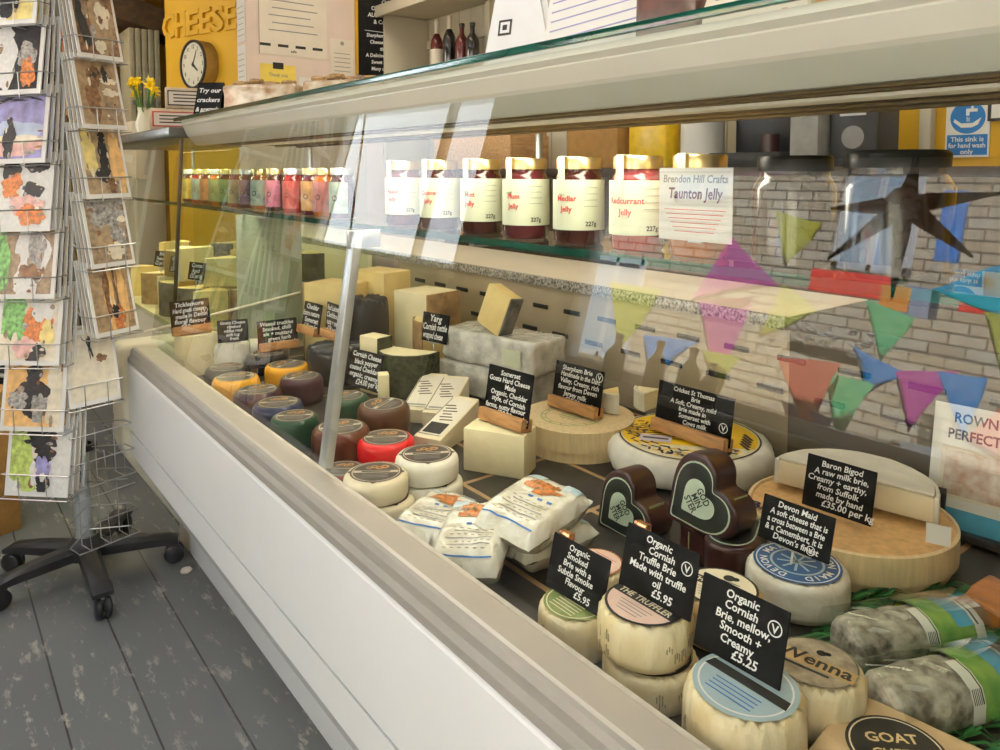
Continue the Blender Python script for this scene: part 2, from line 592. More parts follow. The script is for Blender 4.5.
def window(name, y0, y1, z0, z1, bars):
    f = MB()
    t = 0.05
    for a, b in (((y0, z0), (y1, z0 + t)), ((y0, z1 - t), (y1, z1)), ((y0, z0 + t), (y0 + t, z1 - t)), ((y1 - t, z0 + t), (y1, z1 - t))):
        f.span(CASEWHITE, (-1.46, a[0], a[1]), (-1.39, b[0], b[1]), 0.004)
    for y in bars:
        f.span(GREYM, (-1.455, y - 0.02, z0 + t), (-1.395, y + 0.02, z1 - t), 0.004)
    o = struct(f.build(name))
    struct(MB().span(WINGLASS, (-1.428, y0 + t, z0 + t), (-1.422, y1 - t, z1 - t)).build('pane', o))
    return o


window('window_1', 0.30, 2.62, 0.83, 1.84, [])
window('window_2', 3.62, 5.70, 1.16, 2.36, [4.16])
dr = MB()  # glazed door added out of view so daylight brightens the counter front
for a, c in (((-1.45, 0.0), (-1.37, 2.3)), ((-0.02, 0.0), (0.06, 2.3)), ((-1.37, 2.2), (-0.02, 2.3)), ((-1.37, 0.0), (-0.02, 0.22)), ((-1.37, 1.0), (-0.02, 1.07))):
    dr.span(CASEWHITE, (-1.46, a[0], a[1]), (-1.39, c[0], c[1]), 0.004)
door = struct(dr.build('door_added_1'))
struct(MB().span(WINGLASS, (-1.428, -1.37, 0.22), (-1.422, -0.02, 2.2)).build('pane', door))
for i, (y0, y1) in enumerate(((0.26, 2.66), (3.58, 5.74))):
    z = (0.83, 1.16)[i]
    struct(MB().span(CREAM, (-1.40, y0, z - 0.035), (-1.24, y1, z - 0.001), 0.006).build('trim_%d' % (i + 1)))
for loc in ((-0.2, 0.3), (-0.2, 2.6), (1.75, 0.9), (1.75, 2.9), (0.4, 5.1)):
    pass

# ------------------------------------------------------------------ ceiling lamps out of view, added to light the room
for i, (x, y, sy) in enumerate(((-0.2, 0.3, 1.2), (-0.2, 2.6, 1.2), (1.75, 0.9, 1.2), (1.75, 2.9, 1.2), (0.4, 5.1, 0.9))):
    t = thing('added_ceiling_lamp', 'added white ceiling lamp panel ' + ('over the customer aisle', 'over the greeting card spinner', 'over the server aisle', 'over the far end of the server aisle', 'at the far end of the room')[i],
              'lamp', (x, y, 2.6), group='added ceiling lamp panels')
    f = MB()
    for a, b in (((-0.3, -sy / 2), (0.3, -sy / 2 + 0.03)), ((-0.3, sy / 2 - 0.03), (0.3, sy / 2)), ((-0.3, -sy / 2), (-0.27, sy / 2)), ((0.27, -sy / 2), (0.3, sy / 2))):
        f.span(CASEWHITE, (a[0], a[1], -0.06), (b[0], b[1], 0), 0.004)
    f.build('frame', t)
    MB().span(ADDEDLAMP, (-0.27, -sy / 2 + 0.03, -0.045), (0.27, sy / 2 - 0.03, -0.03)).build('diffuser', t)

# ------------------------------------------------------------------ the street outside
struct(MB().span(mat('paving', (0.40, 0.37, 0.33), 0.9, var=0.2, scale=8), (-9, -12, -0.16), (-1.5, 36, -0.1)).build('pavement'))
STONE = brick_mat('stone_wall', (0.86, 0.76, 0.58), (0.50, 0.40, 0.27), (0.12, 0.09, 0.06), 1, 0.30, 0.105, 'yz', 0.010)
SLATEROOF = brick_mat('roof_slates', (0.16, 0.16, 0.17), (0.22, 0.21, 0.21), (0.06, 0.06, 0.06), 1, 0.3, 0.2, 'yz', 0.01)
WHITEWASH = mat('white_render', (0.86, 0.86, 0.87), 0.8, var=0.03, scale=3)
DARKGLASS = mat('dark_window_glass', (0.25, 0.32, 0.38), 0.08, var=0.2, scale=2, coat=0.5)


def house(name, label, y0, y1, m, wins, door):
    t = thing(name, label, 'building', (-6.0, y0, -0.1))
    L = y1 - y0
    b = MB(); b.span(m, (-4, 0, 0), (0, L, 5.2)); b.build('wall', t)
    r = MB(); r.prism(SLATEROOF, [(-4.3, 5.1), (0.3, 5.1), (-2.0, 7.0)], L, Matrix(((1, 0, 0, 0), (0, 0, -1, L), (0, 1, 0, 0), (0, 0, 0, 1)))); r.build('roof', t)
    for (wy, wz, ww, wh) in wins:
        f = MB()
        for a, c in (((wy, wz), (wy + ww, wz + 0.07)), ((wy, wz + wh - 0.07), (wy + ww, wz + wh)), ((wy, wz), (wy + 0.07, wz + wh)), ((wy + ww - 0.07, wz), (wy + ww, wz + wh)), ((wy + ww / 2 - 0.03, wz), (wy + ww / 2 + 0.03, wz + wh))):
            f.span(WHITEWASH, (-0.02, a[0], a[1]), (0.05, c[0], c[1]), 0.005)
        o = f.build('window', t)
        MB().span(DARKGLASS, (-0.01, wy + 0.05, wz + 0.05), (0.015, wy + ww - 0.05, wz + wh - 0.05)).build('pane', o)
    if door is not None:
        d = MB(); d.span(mat('blue_door', (0.05, 0.14, 0.30), 0.4), (-0.01, door, 0), (0.04, door + 0.95, 2.1), 0.01); d.build('door', t)
    return t


house('stone_house', 'sunlit honey coloured stone house across the street, mirrored in the counter glass', -6, 8.2, STONE,
      [(9.1, 2.35, 0.75, 1.25), (12.2, 0.9, 0.9, 1.3), (6.6, 2.5, 0.7, 1.2), (11.2, 3.0, 0.8, 1.2)], 7.0)
house('whitewashed_house', 'white rendered house across the street beside the stone house', 8.3, 24, WHITEWASH, [(12.5, 3.6, 1.0, 1.2)], None)

# bunting on a line across the shop window, its pennants apart
cols = {'pink': (0.85, 0.16, 0.52), 'olive': (0.48, 0.46, 0.05), 'lime': (0.62, 0.66, 0.12), 'coral': (0.86, 0.22, 0.14), 'green': (0.16, 0.56, 0.24), 'blue': (0.03, 0.24, 0.58), 'teal': (0.03, 0.34, 0.52), 'purple': (0.16, 0.12, 0.38), 'magenta': (0.58, 0.05, 0.36), 'orange': (0.88, 0.30, 0.06)}
flags = [
    ('pink', ((732, 236), (775, 284), (690, 302)), 'pink pennant hanging highest in the shop window bunting'),
    ('pink', ((700, 300), (752, 296), (716, 392)), 'pink pennant below the highest pink one'),
    ('olive', ((778, 212), (824, 224), (784, 266)), 'olive green pennant beside the dark star ornament'),
    ('lime', ((783, 284), (820, 312), (758, 338)), 'yellow lime pennant under the red shop board'),
    ('coral', ((774, 356), (842, 364), (806, 432)), 'coral red pennant low in the window'),
    ('green', ((822, 372), (874, 384), (836, 444)), 'green pennant next to the coral one'),
    ('blue', ((852, 346), (906, 374), (866, 394)), 'blue pennant left of the magenta one'),
    ('magenta', ((896, 372), (956, 370), (908, 432)), 'magenta pennant between two blue ones'),
    ('blue', ((940, 372), (988, 378), (962, 440)), 'blue pennant right of the magenta one'),
    ('coral', ((1020, 384), (966, 440), (1020, 476)), 'coral red pennant at the window edge'),
    ('teal', ((930, 288), (1002, 266), (1000, 318)), 'teal pennant near the window edge'),
    ('blue', ((640, 334), (696, 342), (648, 386)), 'blue pennant behind the brown bottles'),
    ('lime', ((700, 350), (738, 356), (716, 400)), 'lime pennant behind the brown bottles'),
    ('lime', ((985, 312), (1030, 320), (1000, 372)), 'lime pennant at the window edge'),
    ('green', ((868, 300), (915, 318), (880, 362)), 'pale green pennant over the flower bed'),
    ('lime', ((612, 282), (664, 290), (618, 352)), 'lime pennant beside the white card'),
    ('purple', ((780, 400), (838, 420), (796, 452)), 'purple pennant lowest in the window'),
]
for k, (c, tri, lab) in enumerate(flags):
    xx = -2.55 - 0.03 * (k % 4)
    P = [mir(px, py, xx) for px, py in tri]
    cen = sum(P, Vector()) / 3
    m = mat('bunting_' + c, cols[c], 0.7, var=0.06)
    b = MB()
    q = [p - cen for p in P]
    n = 7
    vs, fs = [], []
    for i in range(n + 1):           # softly billowed cloth triangle with a hem thickness
        for j in range(n + 1 - i):
            u, v = i / n, j / n
            p = q[0] * (1 - u - v) + q[1] * u + q[2] * v
            vs.append(p + Vector((0.03 * math.sin(5 * u + k) * (1 - v), 0, 0)))
    idx = {}
    c0 = 0
    for i in range(n + 1):
        for j in range(n + 1 - i):
            idx[(i, j)] = c0; c0 += 1
    for i in range(n):
        for j in range(n - i):
            fs.append([idx[(i, j)], idx[(i + 1, j)], idx[(i, j + 1)]])
            if i + j < n - 1:
                fs.append([idx[(i + 1, j)], idx[(i + 1, j + 1)], idx[(i, j + 1)]])
    b._put(vs, fs, m)
    o = tag(b.build('bunting_pennant', loc=cen), lab, 'bunting pennant', 'bunting pennants outside the shop window')
    sm = o.modifiers.new('cloth', 'SOLIDIFY'); sm.thickness = 0.004

# red boards, flower bed, bench and posts in the street
REDB = mat('red_board', (0.74, 0.05, 0.035), 0.5, var=0.06)


def board(tri, x, m, label, name='shop_board', cat='sign', d=0.03):
    a, c = mir(*tri[0], x), mir(*tri[1], x)
    w = MB(); w.span(m, (x - d, min(a.y, c.y), min(a.z, c.z)), (x, max(a.y, c.y), max(a.z, c.z)), 0.005)
    return tag(w.build(name), label, cat)


board(((812, 268), (886, 300)), -4.6, REDB, 'red shop board on posts across the street')
board(((960, 296), (1012, 318)), -4.6, REDB, 'smaller red shop board near the window edge')
board(((882, 284), (906, 312)), -4.2, mat('orange_board', (0.9, 0.33, 0.05), 0.5), 'orange board beside the red shop board')
board(((905, 285), (935, 320)), -5.2, mat('slate_blue_board', (0.22, 0.27, 0.36), 0.5), 'slate blue board against the stone house')
board(((788, 340), (846, 362)), -3.6, BLACK, 'black planter trough in the street', 'planter_trough', 'planter', 0.25)
board(((945, 190), (956, 262)), -4.9, BLUEINK, 'blue post in front of the stone house', 'street_post', 'post', 0.06)
board(((900, 440), (920, 560)), -3.2, GREYM, 'dark grey bollard standing in the street', 'street_bollard', 'post', 0.08)
fl = MB()
rnd = random.Random(3)
a, c = mir(760, 330, -3.5), mir(880, 352, -3.5)
for k in range(60):
    p = Vector((-3.45 - rnd.random() * 0.2, a.y + (c.y - a.y) * rnd.random(), min(a.z, c.z) - 0.05 + rnd.random() * 0.16))
    fl.lathe([(0, -0.02, PAPERC), (0.03, 0, PAPERC), (0, 0.02, PAPERC)], 6, Matrix.Translation(p) @ Rx(rnd.random() * 180))
tag(fl.build('flower_bed'), 'pale flowers growing in the street planter', 'flowers', kind='stuff')

# dark star ornament hanging inside the window
sc = mir(905, 205, -1.2)
st = thing('star_ornament', 'large dark star ornament hanging in the shop window', 'ornament', sc)
b = MB(); b.lathe([(0, -0.045, GREYM), (0.05, -0.02, GREYM), (0.055, 0.02, GREYM), (0, 0.05, GREYM)], 12, Ry(90)); b.build('hub', st)
for ang, L in ((215, 0.26), (268, 0.30), (318, 0.29), (355, 0.24), (170, 0.26), (95, 0.16)):
    b = MB()
    b.lathe([(0.03, 0, BLACKP), (0.028, L * 0.3, BLACKP), (0.004, L, BLACKP), (0, L, BLACKP)], 4, Rx(ang - 90))
    b.build('ray', st)
b = MB(); b.tube(BLACKP, [(0, 0, 0.05), (0, 0, 2.60 - sc.z)], 0.003, 6); b.build('cord', st)

# bottles standing on a narrow window shelf
BROWNGL = mat('brown_glass', (0.09, 0.035, 0.012), 0.12, var=0.2, coat=0.6)


def bottle(loc, h, r, glass, label, neck=None, lab=None, group=None, cat='bottle'):
    t = thing('bottle', label, cat, loc, group=group)
    b = MB()
    b.lathe([(0, 0, glass), (r * 0.92, 0, glass), (r, h * 0.03, glass), (r, h * 0.52, glass), (r * 0.85, h * 0.62, glass), (r * 0.36, h * 0.75, glass), (r * 0.33, h * 0.93, glass), (0, h * 0.93, glass)], 20)
    b.build('glass_body', t)
    m = neck or BLACKP
    c = MB(); c.lathe([(0, h * 0.9, m), (r * 0.40, h * 0.9, m), (r * 0.42, h * 0.99, m), (r * 0.36, h, m), (0, h, m)], 16)
    if neck:
        c.lathe([(r * 0.385, h * 0.74, m), (r * 0.37, h * 0.9, m)], 16)
    c.build('cap', t)
    if lab:
        q = MB(); q.lathe([(r * 1.01, h * 0.10, lab), (r * 1.01, h * 0.42, lab)], 20); q.build('label', t)
    return t


for k, (px, h, r) in enumerate(((612, 0.20, 0.045), (655, 0.21, 0.042), (690, 0.21, 0.045), (712, 0.17, 0.036))):
    p = mir(px, 372, -1.31)
    bottle((-1.31, p.y, 0.8295), h, r, BROWNGL, 'brown glass bottle on the window shelf, ' + ('nearest the white door side', 'second along', 'third along', 'smallest, at the end')[k], group='bottles on the window shelf')

# ------------------------------------------------------------------ the cheese counter
Y0, Y1 = -0.62, 2.315


def xz(y1):
    return Matrix(((1, 0, 0, 0), (0, 0, -1, y1), (0, 1, 0, 0), (0, 0, 0, 1)))


case = thing('cheese_counter', 'long white refrigerated cheese counter with sloping glass front and green glass top', 'counter', (0, 0, 0))
LEN = Y1 - Y0
MB().prism(CASEWHITE, [(0.458, 0.417), (0.475, 0.417), (0.475, 0.612), (0.463, 0.612), (0.458, 0.600)], LEN, xz(Y1)).build('front_panel', case, sharp=12)
MB().prism(CASEWHITE, [(0.459, 0.409), (0.475, 0.409), (0.475, 0.365), (0.622, 0.085), (0.606, 0.072), (0.466, 0.332), (0.459, 0.345)], LEN, xz(Y1)).build('lower_panel', case, sharp=12)
MB().prism(CASEWHITE, [(0.614, 0.0), (0.64, 0.0), (0.64, 0.073), (0.616, 0.073)], LEN, xz(Y1)).build('plinth', case, sharp=12)
MB().prism(LEDGE, [(0.477, 0.600), (0.530, 0.600), (0.530, 0.640), (0.526, 0.643), (0.481, 0.650), (0.477, 0.648)], LEN, xz(Y1)).build('ledge', case, sharp=12)
MB().prism(LEDGE2, [(0.457, 0.611), (0.476, 0.600), (0.476, 0.649), (0.470, 0.648), (0.466, 0.640), (0.465, 0.628), (0.458, 0.622)], LEN, xz(Y1)).build('bumper_strip', case, sharp=12)
MB().prism(CAP, [(0.437, 0.365), (0.446, 0.332), (0.600, 0.075), (0.612, 0.06), (0.612, 0.0), (0.70, 0.0), (0.70, 0.655), (0.455, 0.655), (0.441, 0.646), (0.437, 0.632)], 0.115, xz(Y1 + 0.115), 0.012, 3).build('end_cap', case)
b = MB()
b.span(CASEWHITE, (0.641, Y0, 0.02), (1.64, Y1, 0.548))
b.span(CASEWHITE, (0.476, Y0, 0.42), (0.641, Y1, 0.548))
b.span(mat('case_liner', (0.55, 0.52, 0.45), 0.4), (0.530, Y0, 0.548), (0.537, Y1, 0.64))
b.build('cabinet_body', case)
MB().span(SLATE, (0.538, Y0, 0.556), (1.344, Y1, DECK)).build('display_deck', case)
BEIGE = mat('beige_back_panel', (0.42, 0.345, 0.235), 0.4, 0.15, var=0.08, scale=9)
b = MB(); b.span(BEIGE, (1.345, 0.80, 0.56), (1.36, Y1, 0.841)); b.span(mat('painted_shade_panel', (0.13, 0.105, 0.07), 0.45, 0.15, var=0.1, scale=9), (1.345, Y0, 0.56), (1.36, 0.80, 0.841))  # near part of the panel darker: shade of the dim end put into its colour
DARKSLOT = mat('dark_slot', (0.012, 0.011, 0.01), 0.7)
for row, z in enumerate((0.782, 0.715)):
    y = Y0 + 0.04 + (0.045 if row % 2 else 0)
    while y < Y1 - 0.06:
        b.box(DARKSLOT, 0.006, 0.060, 0.012, T(1.3437, y, z), 0.002)
        y += 0.125
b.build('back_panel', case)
WORKTOP = mat('cream_worktop', (0.74, 0.66, 0.53), 0.35, var=0.03, scale=6)
GRANITE = mat('speckled_granite', (0.52, 0.49, 0.42), 0.35, col2=(0.05, 0.045, 0.04), scale=150, detail=2)
b = MB(); b.span(WORKTOP, (1.337, 0.80, 0.842), (1.66, 3.9, 0.868), 0.003)
wt = b.build('server_worktop'); tag(wt, 'cream worktop with a speckled granite edge along the back of the cheese counter', 'worktop')
MB().span(GRANITE, (1.325, 0.80, 0.8415), (1.3365, 3.9, 0.8675), 0.002).build('granite_edge', wt)
SHADETOP = mat('painted_shade_worktop', (0.045, 0.040, 0.032), 0.5, var=0.2, scale=8)  # worktop colour darkened to stand for shade at the right end
b = MB(); b.span(SHADETOP, (1.325, Y0, 0.842), (1.66, 0.797, 0.868), 0.003)
tag(b.build('painted_shade_worktop'), 'worktop section in painted shade behind the right end of the cheese counter', 'worktop')
# jar shelf and its green front edge
b = MB(); b.span(GLASSIN, (0.802, Y0, 1.022), (1.02, Y1 + 1.5, 1.032))
js = tag(b.build('jar_shelf'), 'long glass shelf with a green edge carrying the jars', 'shelf')
MB().span(GREENEDGE, (0.796, Y0, 1.020), (0.8015, Y1 + 1.5, 1.0325)).build('green_edge', js)
for y in (-0.3, 1.17, 2.3, 3.6):
    b = MB(); b.tube(ALU, [(1.012, y, 1.0195), (1.012, y, 1.2275 if y < 2.3 else 1.2545)], 0.007, 10)
    b.span(ALU, (0.84, y - 0.008, 1.006), (1.02, y + 0.008, 1.0195), 0.002)
    b.build('shelf_bracket', js)
# canopy
UNDER = mat('bronze_underside', (0.17, 0.125, 0.065), 0.55, 0.1, var=0.15, scale=7, stretch=(14, 0.6, 1))
b = MB()
b.prism(VAL, [(0.622, 1.2965), (0.620, 1.288), (0.626, 1.281), (0.626, 1.279), (0.633, 1.262), (0.635, 1.258), (0.657, 1.232), (0.662, 1.228), (0.675, 1.228), (0.675, 1.2965)], LEN, xz(Y1))
b.build('valance', case, sharp=12)
b = MB(); b.span(UNDER, (0.676, Y0, 1.232), (1.02, Y1, 1.2965))
for x in (0.70, 0.735, 0.90, 0.97):
    b.span(mat('bronze_rail', (0.22, 0.15, 0.06), 0.45, 0.2), (x, Y0, 1.2275), (x + 0.012, Y1, 1.2325), 0.001)
b.build('canopy', case)
MB().span(TUBE, (0.775, Y0 + 0.1, 1.2265), (0.815, Y1 - 0.06, 1.2325), 0.002).build('lamp_strip', case)
MB().span(GLASSIN, (0.6045, Y0, 1.298), (1.08, Y1, 1.306)).build('glass_top', case)
MB().span(GREENEDGE, (0.598, Y0, 1.2965), (0.604, Y1, 1.3065), 0.001).build('green_edge', case)
# sloping front panes
ang = math.degrees(math.atan2(0.092, 0.589))
mid = Vector((0.519 + 0.046, 0, 0.658 + 0.2945))
for y0, y1 in ((Y0, 1.156), (1.163, Y1 - 0.004)):
    b = MB(); b.box(GLASS, 0.005, y1 - y0, 0.600, Matrix.Translation(mid + Vector((0.0025, (y0 + y1) / 2, 0))) @ Ry(ang), 0.0006, 1)
    b.build('front_glass', case)
b = MB(); b.prism(GLASSIN, [(0.535, 0.650), (0.622, 1.228), (1.02, 1.228), (1.02, 1.04), (1.32, 0.868), (1.32, 0.60), (0.55, 0.60)], 0.006, xz(Y1 - 0.004)); b.build('end_glass', case)
MB().span(mat('frosted_panel', (0.56, 0.55, 0.42), 0.35, var=0.05, scale=5), (0.775, Y1 + 0.002, 0.60), (0.985, Y1 + 0.012, 1.018), 0.002).build('end_panel', case)
b = MB(); b.tube(CAP, [(0.50, Y1 - 0.014, 0.692), (0.97, Y1 - 0.014, 0.76)], 0.0045, 8); b.build('end_rail', case)
b = MB(); b.box(ALU, 0.016, 0.026, 0.40, T(0.519 + 0.041, 1.1595, 0.658 + 0.193) @ Ry(ang), 0.002)
b.box(ALU, 0.06, 0.012, 0.03, T(0.605, 1.1595, 1.035), 0.002)
b.build('support_post', case)

# ------------------------------------------------------------------ far counter beyond the end panel
far = thing('far_cheese_counter', 'second lower cheese counter standing beyond the end of the white one', 'counter', (0, 0, 0))
FY0 = 2.47
MB().span(CAP, (0.70, FY0, 0), (1.32, 3.9, 0.62), 0.01).build('cabinet_body', far)
MB().span(mat('far_deck', (0.66, 0.60, 0.38), 0.5), (0.66, FY0, 0.621), (1.32, 3.9, 0.64)).build('display_deck', far)
MB().span(CREAM, (1.322, FY0, 0.641), (1.335, 3.9, 0.841)).build('back_panel', far)
b = MB(); b.box(GLASSIN, 0.005, 1.42, 0.60, T(0.655, 3.19, 0.95) @ Ry(5)); b.build('front_glass', far)
MB().span(GLASSIN, (0.69, FY0 - 0.008, 0.65), (1.30, FY0 - 0.003, 1.25)).build('end_glass', far)
b = MB(); b.span(mat('dark_chrome', (0.16, 0.16, 0.14), 0.3, 0.5), (0.62, FY0 - 0.01, 1.255), (1.10, 3.9, 1.29), 0.006); b.build('top_shelf', far)
for y in (FY0 + 0.01, 3.85):
    b = MB(); b.tube(BLACKP, [(0.625, y, 0.641), (0.665, y, 1.2545)], 0.006, 8); b.build('corner_post', far)

# ------------------------------------------------------------------ builders for what is on sale


def wax(name, col, rough=0.28):
    return mat('wax_' + name, col, rough, var=0.15, scale=14, coat=0.15, bump=0.12, bscale=30, spec=0.35)


DISC = mat('label_print_dark', (0.10, 0.065, 0.045), 0.45, col2=(0.045, 0.035, 0.03), scale=60)
STRIPE = mat('label_print_pale', (0.66, 0.58, 0.46), 0.5)
SWIRL = mat('label_print_gold', (0.60, 0.30, 0.10), 0.45, var=0.2)


def truckle(label, x, y, r, h, wx, zb=DECK, turn=20, star=False, group='waxed cheese truckles', disc=None):
    t = thing('waxed_truckle', label, 'cheese', (x, y, zb), (0, 0, turn), group)
    b = MB()
    b.lathe([(0, 0, wx), (r * 0.86, 0, wx), (r * 0.97, h * 0.08, wx), (r, h * 0.22, wx), (r, h * 0.72, wx), (r * 0.975, h * 0.86, wx), (r * 0.9, h * 0.97, wx), (r * 0.82, h, wx), (0, h, wx)], 36)
    b.build('wax_coat', t)
    d = MB(); R = r * 0.80; z = h + 0.0006
    D = disc or DISC
    if star:
        pts = []
        for k in range(48):
            a = 2 * math.pi * k / 48
            q = R * (1.0 if k % 12 else 1.12)
            pts.append((q * math.cos(a), q * math.sin(a)))
        d.sheet(D, pts, T(0, 0, z))
    else:
        d.disc(D, R, T(0, 0, z))
    d.disc(STRIPE, R * 0.93, T(0, 0, z + 0.0003), 32, R * 0.89)
    d.rect(STRIPE, -R * 0.86, -R * 0.10, R * 0.86, R * 0.10, T(0, 0, z + 0.0006))
    d.rect(INK, -R * 0.55, -R * 0.05, R * 0.55, R * 0.05, T(0, 0, z + 0.0009))
    for k in range(4):
        d.disc(SWIRL, R * (0.12 + 0.02 * k), T(R * (-0.3 + 0.2 * k), R * (0.36 + 0.1 * (k % 2)), z + 0.0006), 12, R * 0.06)
    for k in range(3):
        d.rect(GREYINK, -R * 0.5, -R * (0.28 + 0.14 * k), R * 0.5, -R * (0.23 + 0.14 * k), T(0, 0, z + 0.0006))
    d.build('label', t)
    return t


def fit_text(b, m, s, size, M, maxw, align='CENTER', shear=0.12):
    me = text_mesh(s, size, align)
    xs = [v.co.x for v in me.vertices] or [0]
    wd = (max(xs) - min(xs)) * size
    b.text(m, s, size, M, align, min(1.0, maxw / max(wd, 1e-5)), shear)


def chalk_tag(label, p, w, h, yaw, tilt, lines, v=None, holder='block', group='chalkboard price tags', roll=0):
    t = thing('chalkboard_tag', label, 'price tag', p, (-tilt, roll, yaw), group)
    b = MB()
    b.box(BLACK, w, 0.003, h, T(0, 0, h / 2), 0.0012)
    n = len(lines)
    pad = h * 0.05
    step = (h - 2 * pad) / n
    F = Rx(90)
    rnd = random.Random(len(label) + n)
    for k, s in enumerate(lines):
        price = '£' in s
        size = step * (1.06 if not price else 1.18)
        z = h - pad - step * (k + 0.78)
        x = rnd.uniform(-0.04, 0.04) * w + (w * 0.12 if price and n > 4 else 0)
        fit_text(b, CHALK, s, size, T(x, -0.0018, z) @ F @ Rz(rnd.uniform(-1.5, 1.5)), w * (0.90 if not v else 0.80) if k < n - 1 else w * 0.75)
    if v:
        vx, vz = v[0] * w, v[1] * h
        r = h * 0.105
        b.disc(CHALK, r, T(vx, -0.0018, vz) @ F, 20, r * 0.84)
        b.text(CHALK, 'V', r * 1.5, T(vx, -0.0018, vz - r * 0.55) @ F)
    b.build('board', t)
    q = MB()
    if holder == 'block':
        q.box(WOOD, w * 0.98, 0.016, 0.024, T(0, -0.0098, 0.005), 0.003)
        q.box(WOOD, w * 0.98, 0.012, 0.024, T(0, 0.0078, 0.005), 0.003)
        q.box(WOOD, w * 0.98, 0.026, 0.006, T(0, 0, -0.0045), 0.0015)
        q.build('wooden_holder', t)
    elif holder == 'clip':
        q.box(COPPER, 0.018, 0.012, 0.014, T(-w * 0.36, 0.008, h * 0.96), 0.002)
        q.box(COPPER, 0.010, 0.004, h, T(-w * 0.36, 0.004, h * 0.48), 0.001)
        q.build('copper_clip', t)
    elif holder == 'spike':
        q.box(ALU, w * 0.5, 0.003, 0.014, T(0, 0.003, 0.004), 0.001)
        q.tube(ALU, [(0, 0.003, 0.004), (0, 0.003, -0.022)], 0.0016, 6)
        q.build('spike', t)
    return t


def pleats(n, amp, seed, r0, h):
    def fn(r, z, a):
        if r < r0 * 0.3:
            return r, z
        wob = a + 0.35 * noise.noise(Vector((math.cos(a) * 1.5 + seed, math.sin(a) * 1.5, 0)))
        ridge = abs(math.sin(0.5 * n * wob)) + 0.5 * abs(math.sin(0.5 * (n + 4) * wob + seed + 2 * z / h))
        lump = noise.noise(Vector((math.cos(a) * 1.3 + seed, math.sin(a) * 1.3, 1.4 * z / h)))
        k = 1 - amp * ridge * (0.4 + 0.9 * z / h) + amp * 1.6 * lump
        zz = z + (0.05 * h * (ridge - 0.7) if 0.3 * r0 < r < 0.96 * r0 and z > 0.6 * h else 0)
        return r * k, zz
    return fn


FAINT = mat('faint_print', (0.36, 0.32, 0.22), 0.6, var=0.2)


def brie(label, x, y, r, h, paper, zb=DECK, seed=1, turn=0, art=None, group='small paper wrapped bries', n=17, amp=0.022, name='paper_wrapped_brie'):
    t = thing(name, label, 'cheese', (x, y, zb), (0, 0, turn), group)
    b = MB()
    b.lathe([(0, 0, paper), (r * 0.80, 0, paper), (r * 0.95, h * 0.08, paper), (r, h * 0.25, paper), (r, h * 0.5, paper), (r * 0.995, h * 0.76, paper), (r * 0.975, h * 0.90, paper), (r * 0.92, h * 0.975, paper), (r * 0.86, h, paper), (r * 0.35, h * 1.0, paper), (0, h * 1.0, paper)], 120, fn=pleats(n, amp, seed, r, h))
    b.build('wrapping', t, sharp=60)
    if paper in (WRAP, TAN):
        k = MB(); rn = random.Random(seed)
        for g in range(16):
            ga = rn.uniform(0, 360); gz = h * rn.uniform(0.18, 0.62)
            for e in range(3):
                k.box(FAINT, 0.0006, 0.0014, h * rn.uniform(0.08, 0.26), Rz(ga + e * 3.2) @ T(r * 0.985, 0, gz + h * 0.05 * (e % 2)))
        k.build('printed_script', t)
    if art:
        d = MB(); art(d, r * 0.84, h + 0.0030); d.build('label', t)
    return t


def heart_pts(s, n=48):
    P = []
    for k in range(n):
        a = 2 * math.pi * k / n
        hx, hy = 16 * math.sin(a) ** 3 / 16, (13 * math.cos(a) - 5 * math.cos(2 * a) - 2 * math.cos(3 * a) - math.cos(4 * a) + 2.5) / 15
        cx, cy = math.sin(a) * 1.02, math.cos(a) * 0.95
        P.append((s * (0.68 * hx + 0.32 * cx), s * (0.68 * hy + 0.32 * cy)))
    return P[::-1]


HLAB = mat('heart_label_black', (0.016, 0.022, 0.018), 0.35)
HGREEN = mat('heart_label_green', (0.52, 0.62, 0.48), 0.45, var=0.1)
HLIME = mat('heart_sticker_green', (0.34, 0.42, 0.20), 0.45, var=0.2, scale=60)


def heart(label, M, s=0.052, d=0.05, base=None):
    t = thing('heart_cheese', label, 'cheese', group='heart shaped waxed cheeses')
    t.matrix_world = M
    b = MB(); b.prism(MAROON, heart_pts(s), d, I4, 0.010, 5); b.build('wax_coat', t)
    q = MB(); z = d + 0.0006
    q.sheet(HGREEN, heart_pts(s * 0.83), T(0, 0, z)); q.sheet(HLAB, heart_pts(s * 0.79), T(0, 0, z + 0.0003))
    q.sheet(HGREEN, heart_pts(s * 0.46), T(0, 0, z + 0.0006))
    for k, wd in enumerate(('GOD', 'MIN', 'STER')):
        q.text(HLAB, wd, s * 0.24, T(0, s * (0.16 - 0.20 * k), z + 0.0009), sx=0.75)
    q.build('heart_label', t)
    k = MB()
    for a in (60, -35):
        k.box(HLIME, 0.03, 0.0012, d * 0.62, Rz(a) @ T(0, s * 0.955 if a > 0 else s * 0.86, d / 2) @ Rx(0))
    k.build('side_sticker', t)
    if base is not None:
        lo = min((M @ v.co).z for v in t.children[0].data.vertices)
        t.matrix_world = T(0, 0, base - lo + 0.0004) @ M
    return t


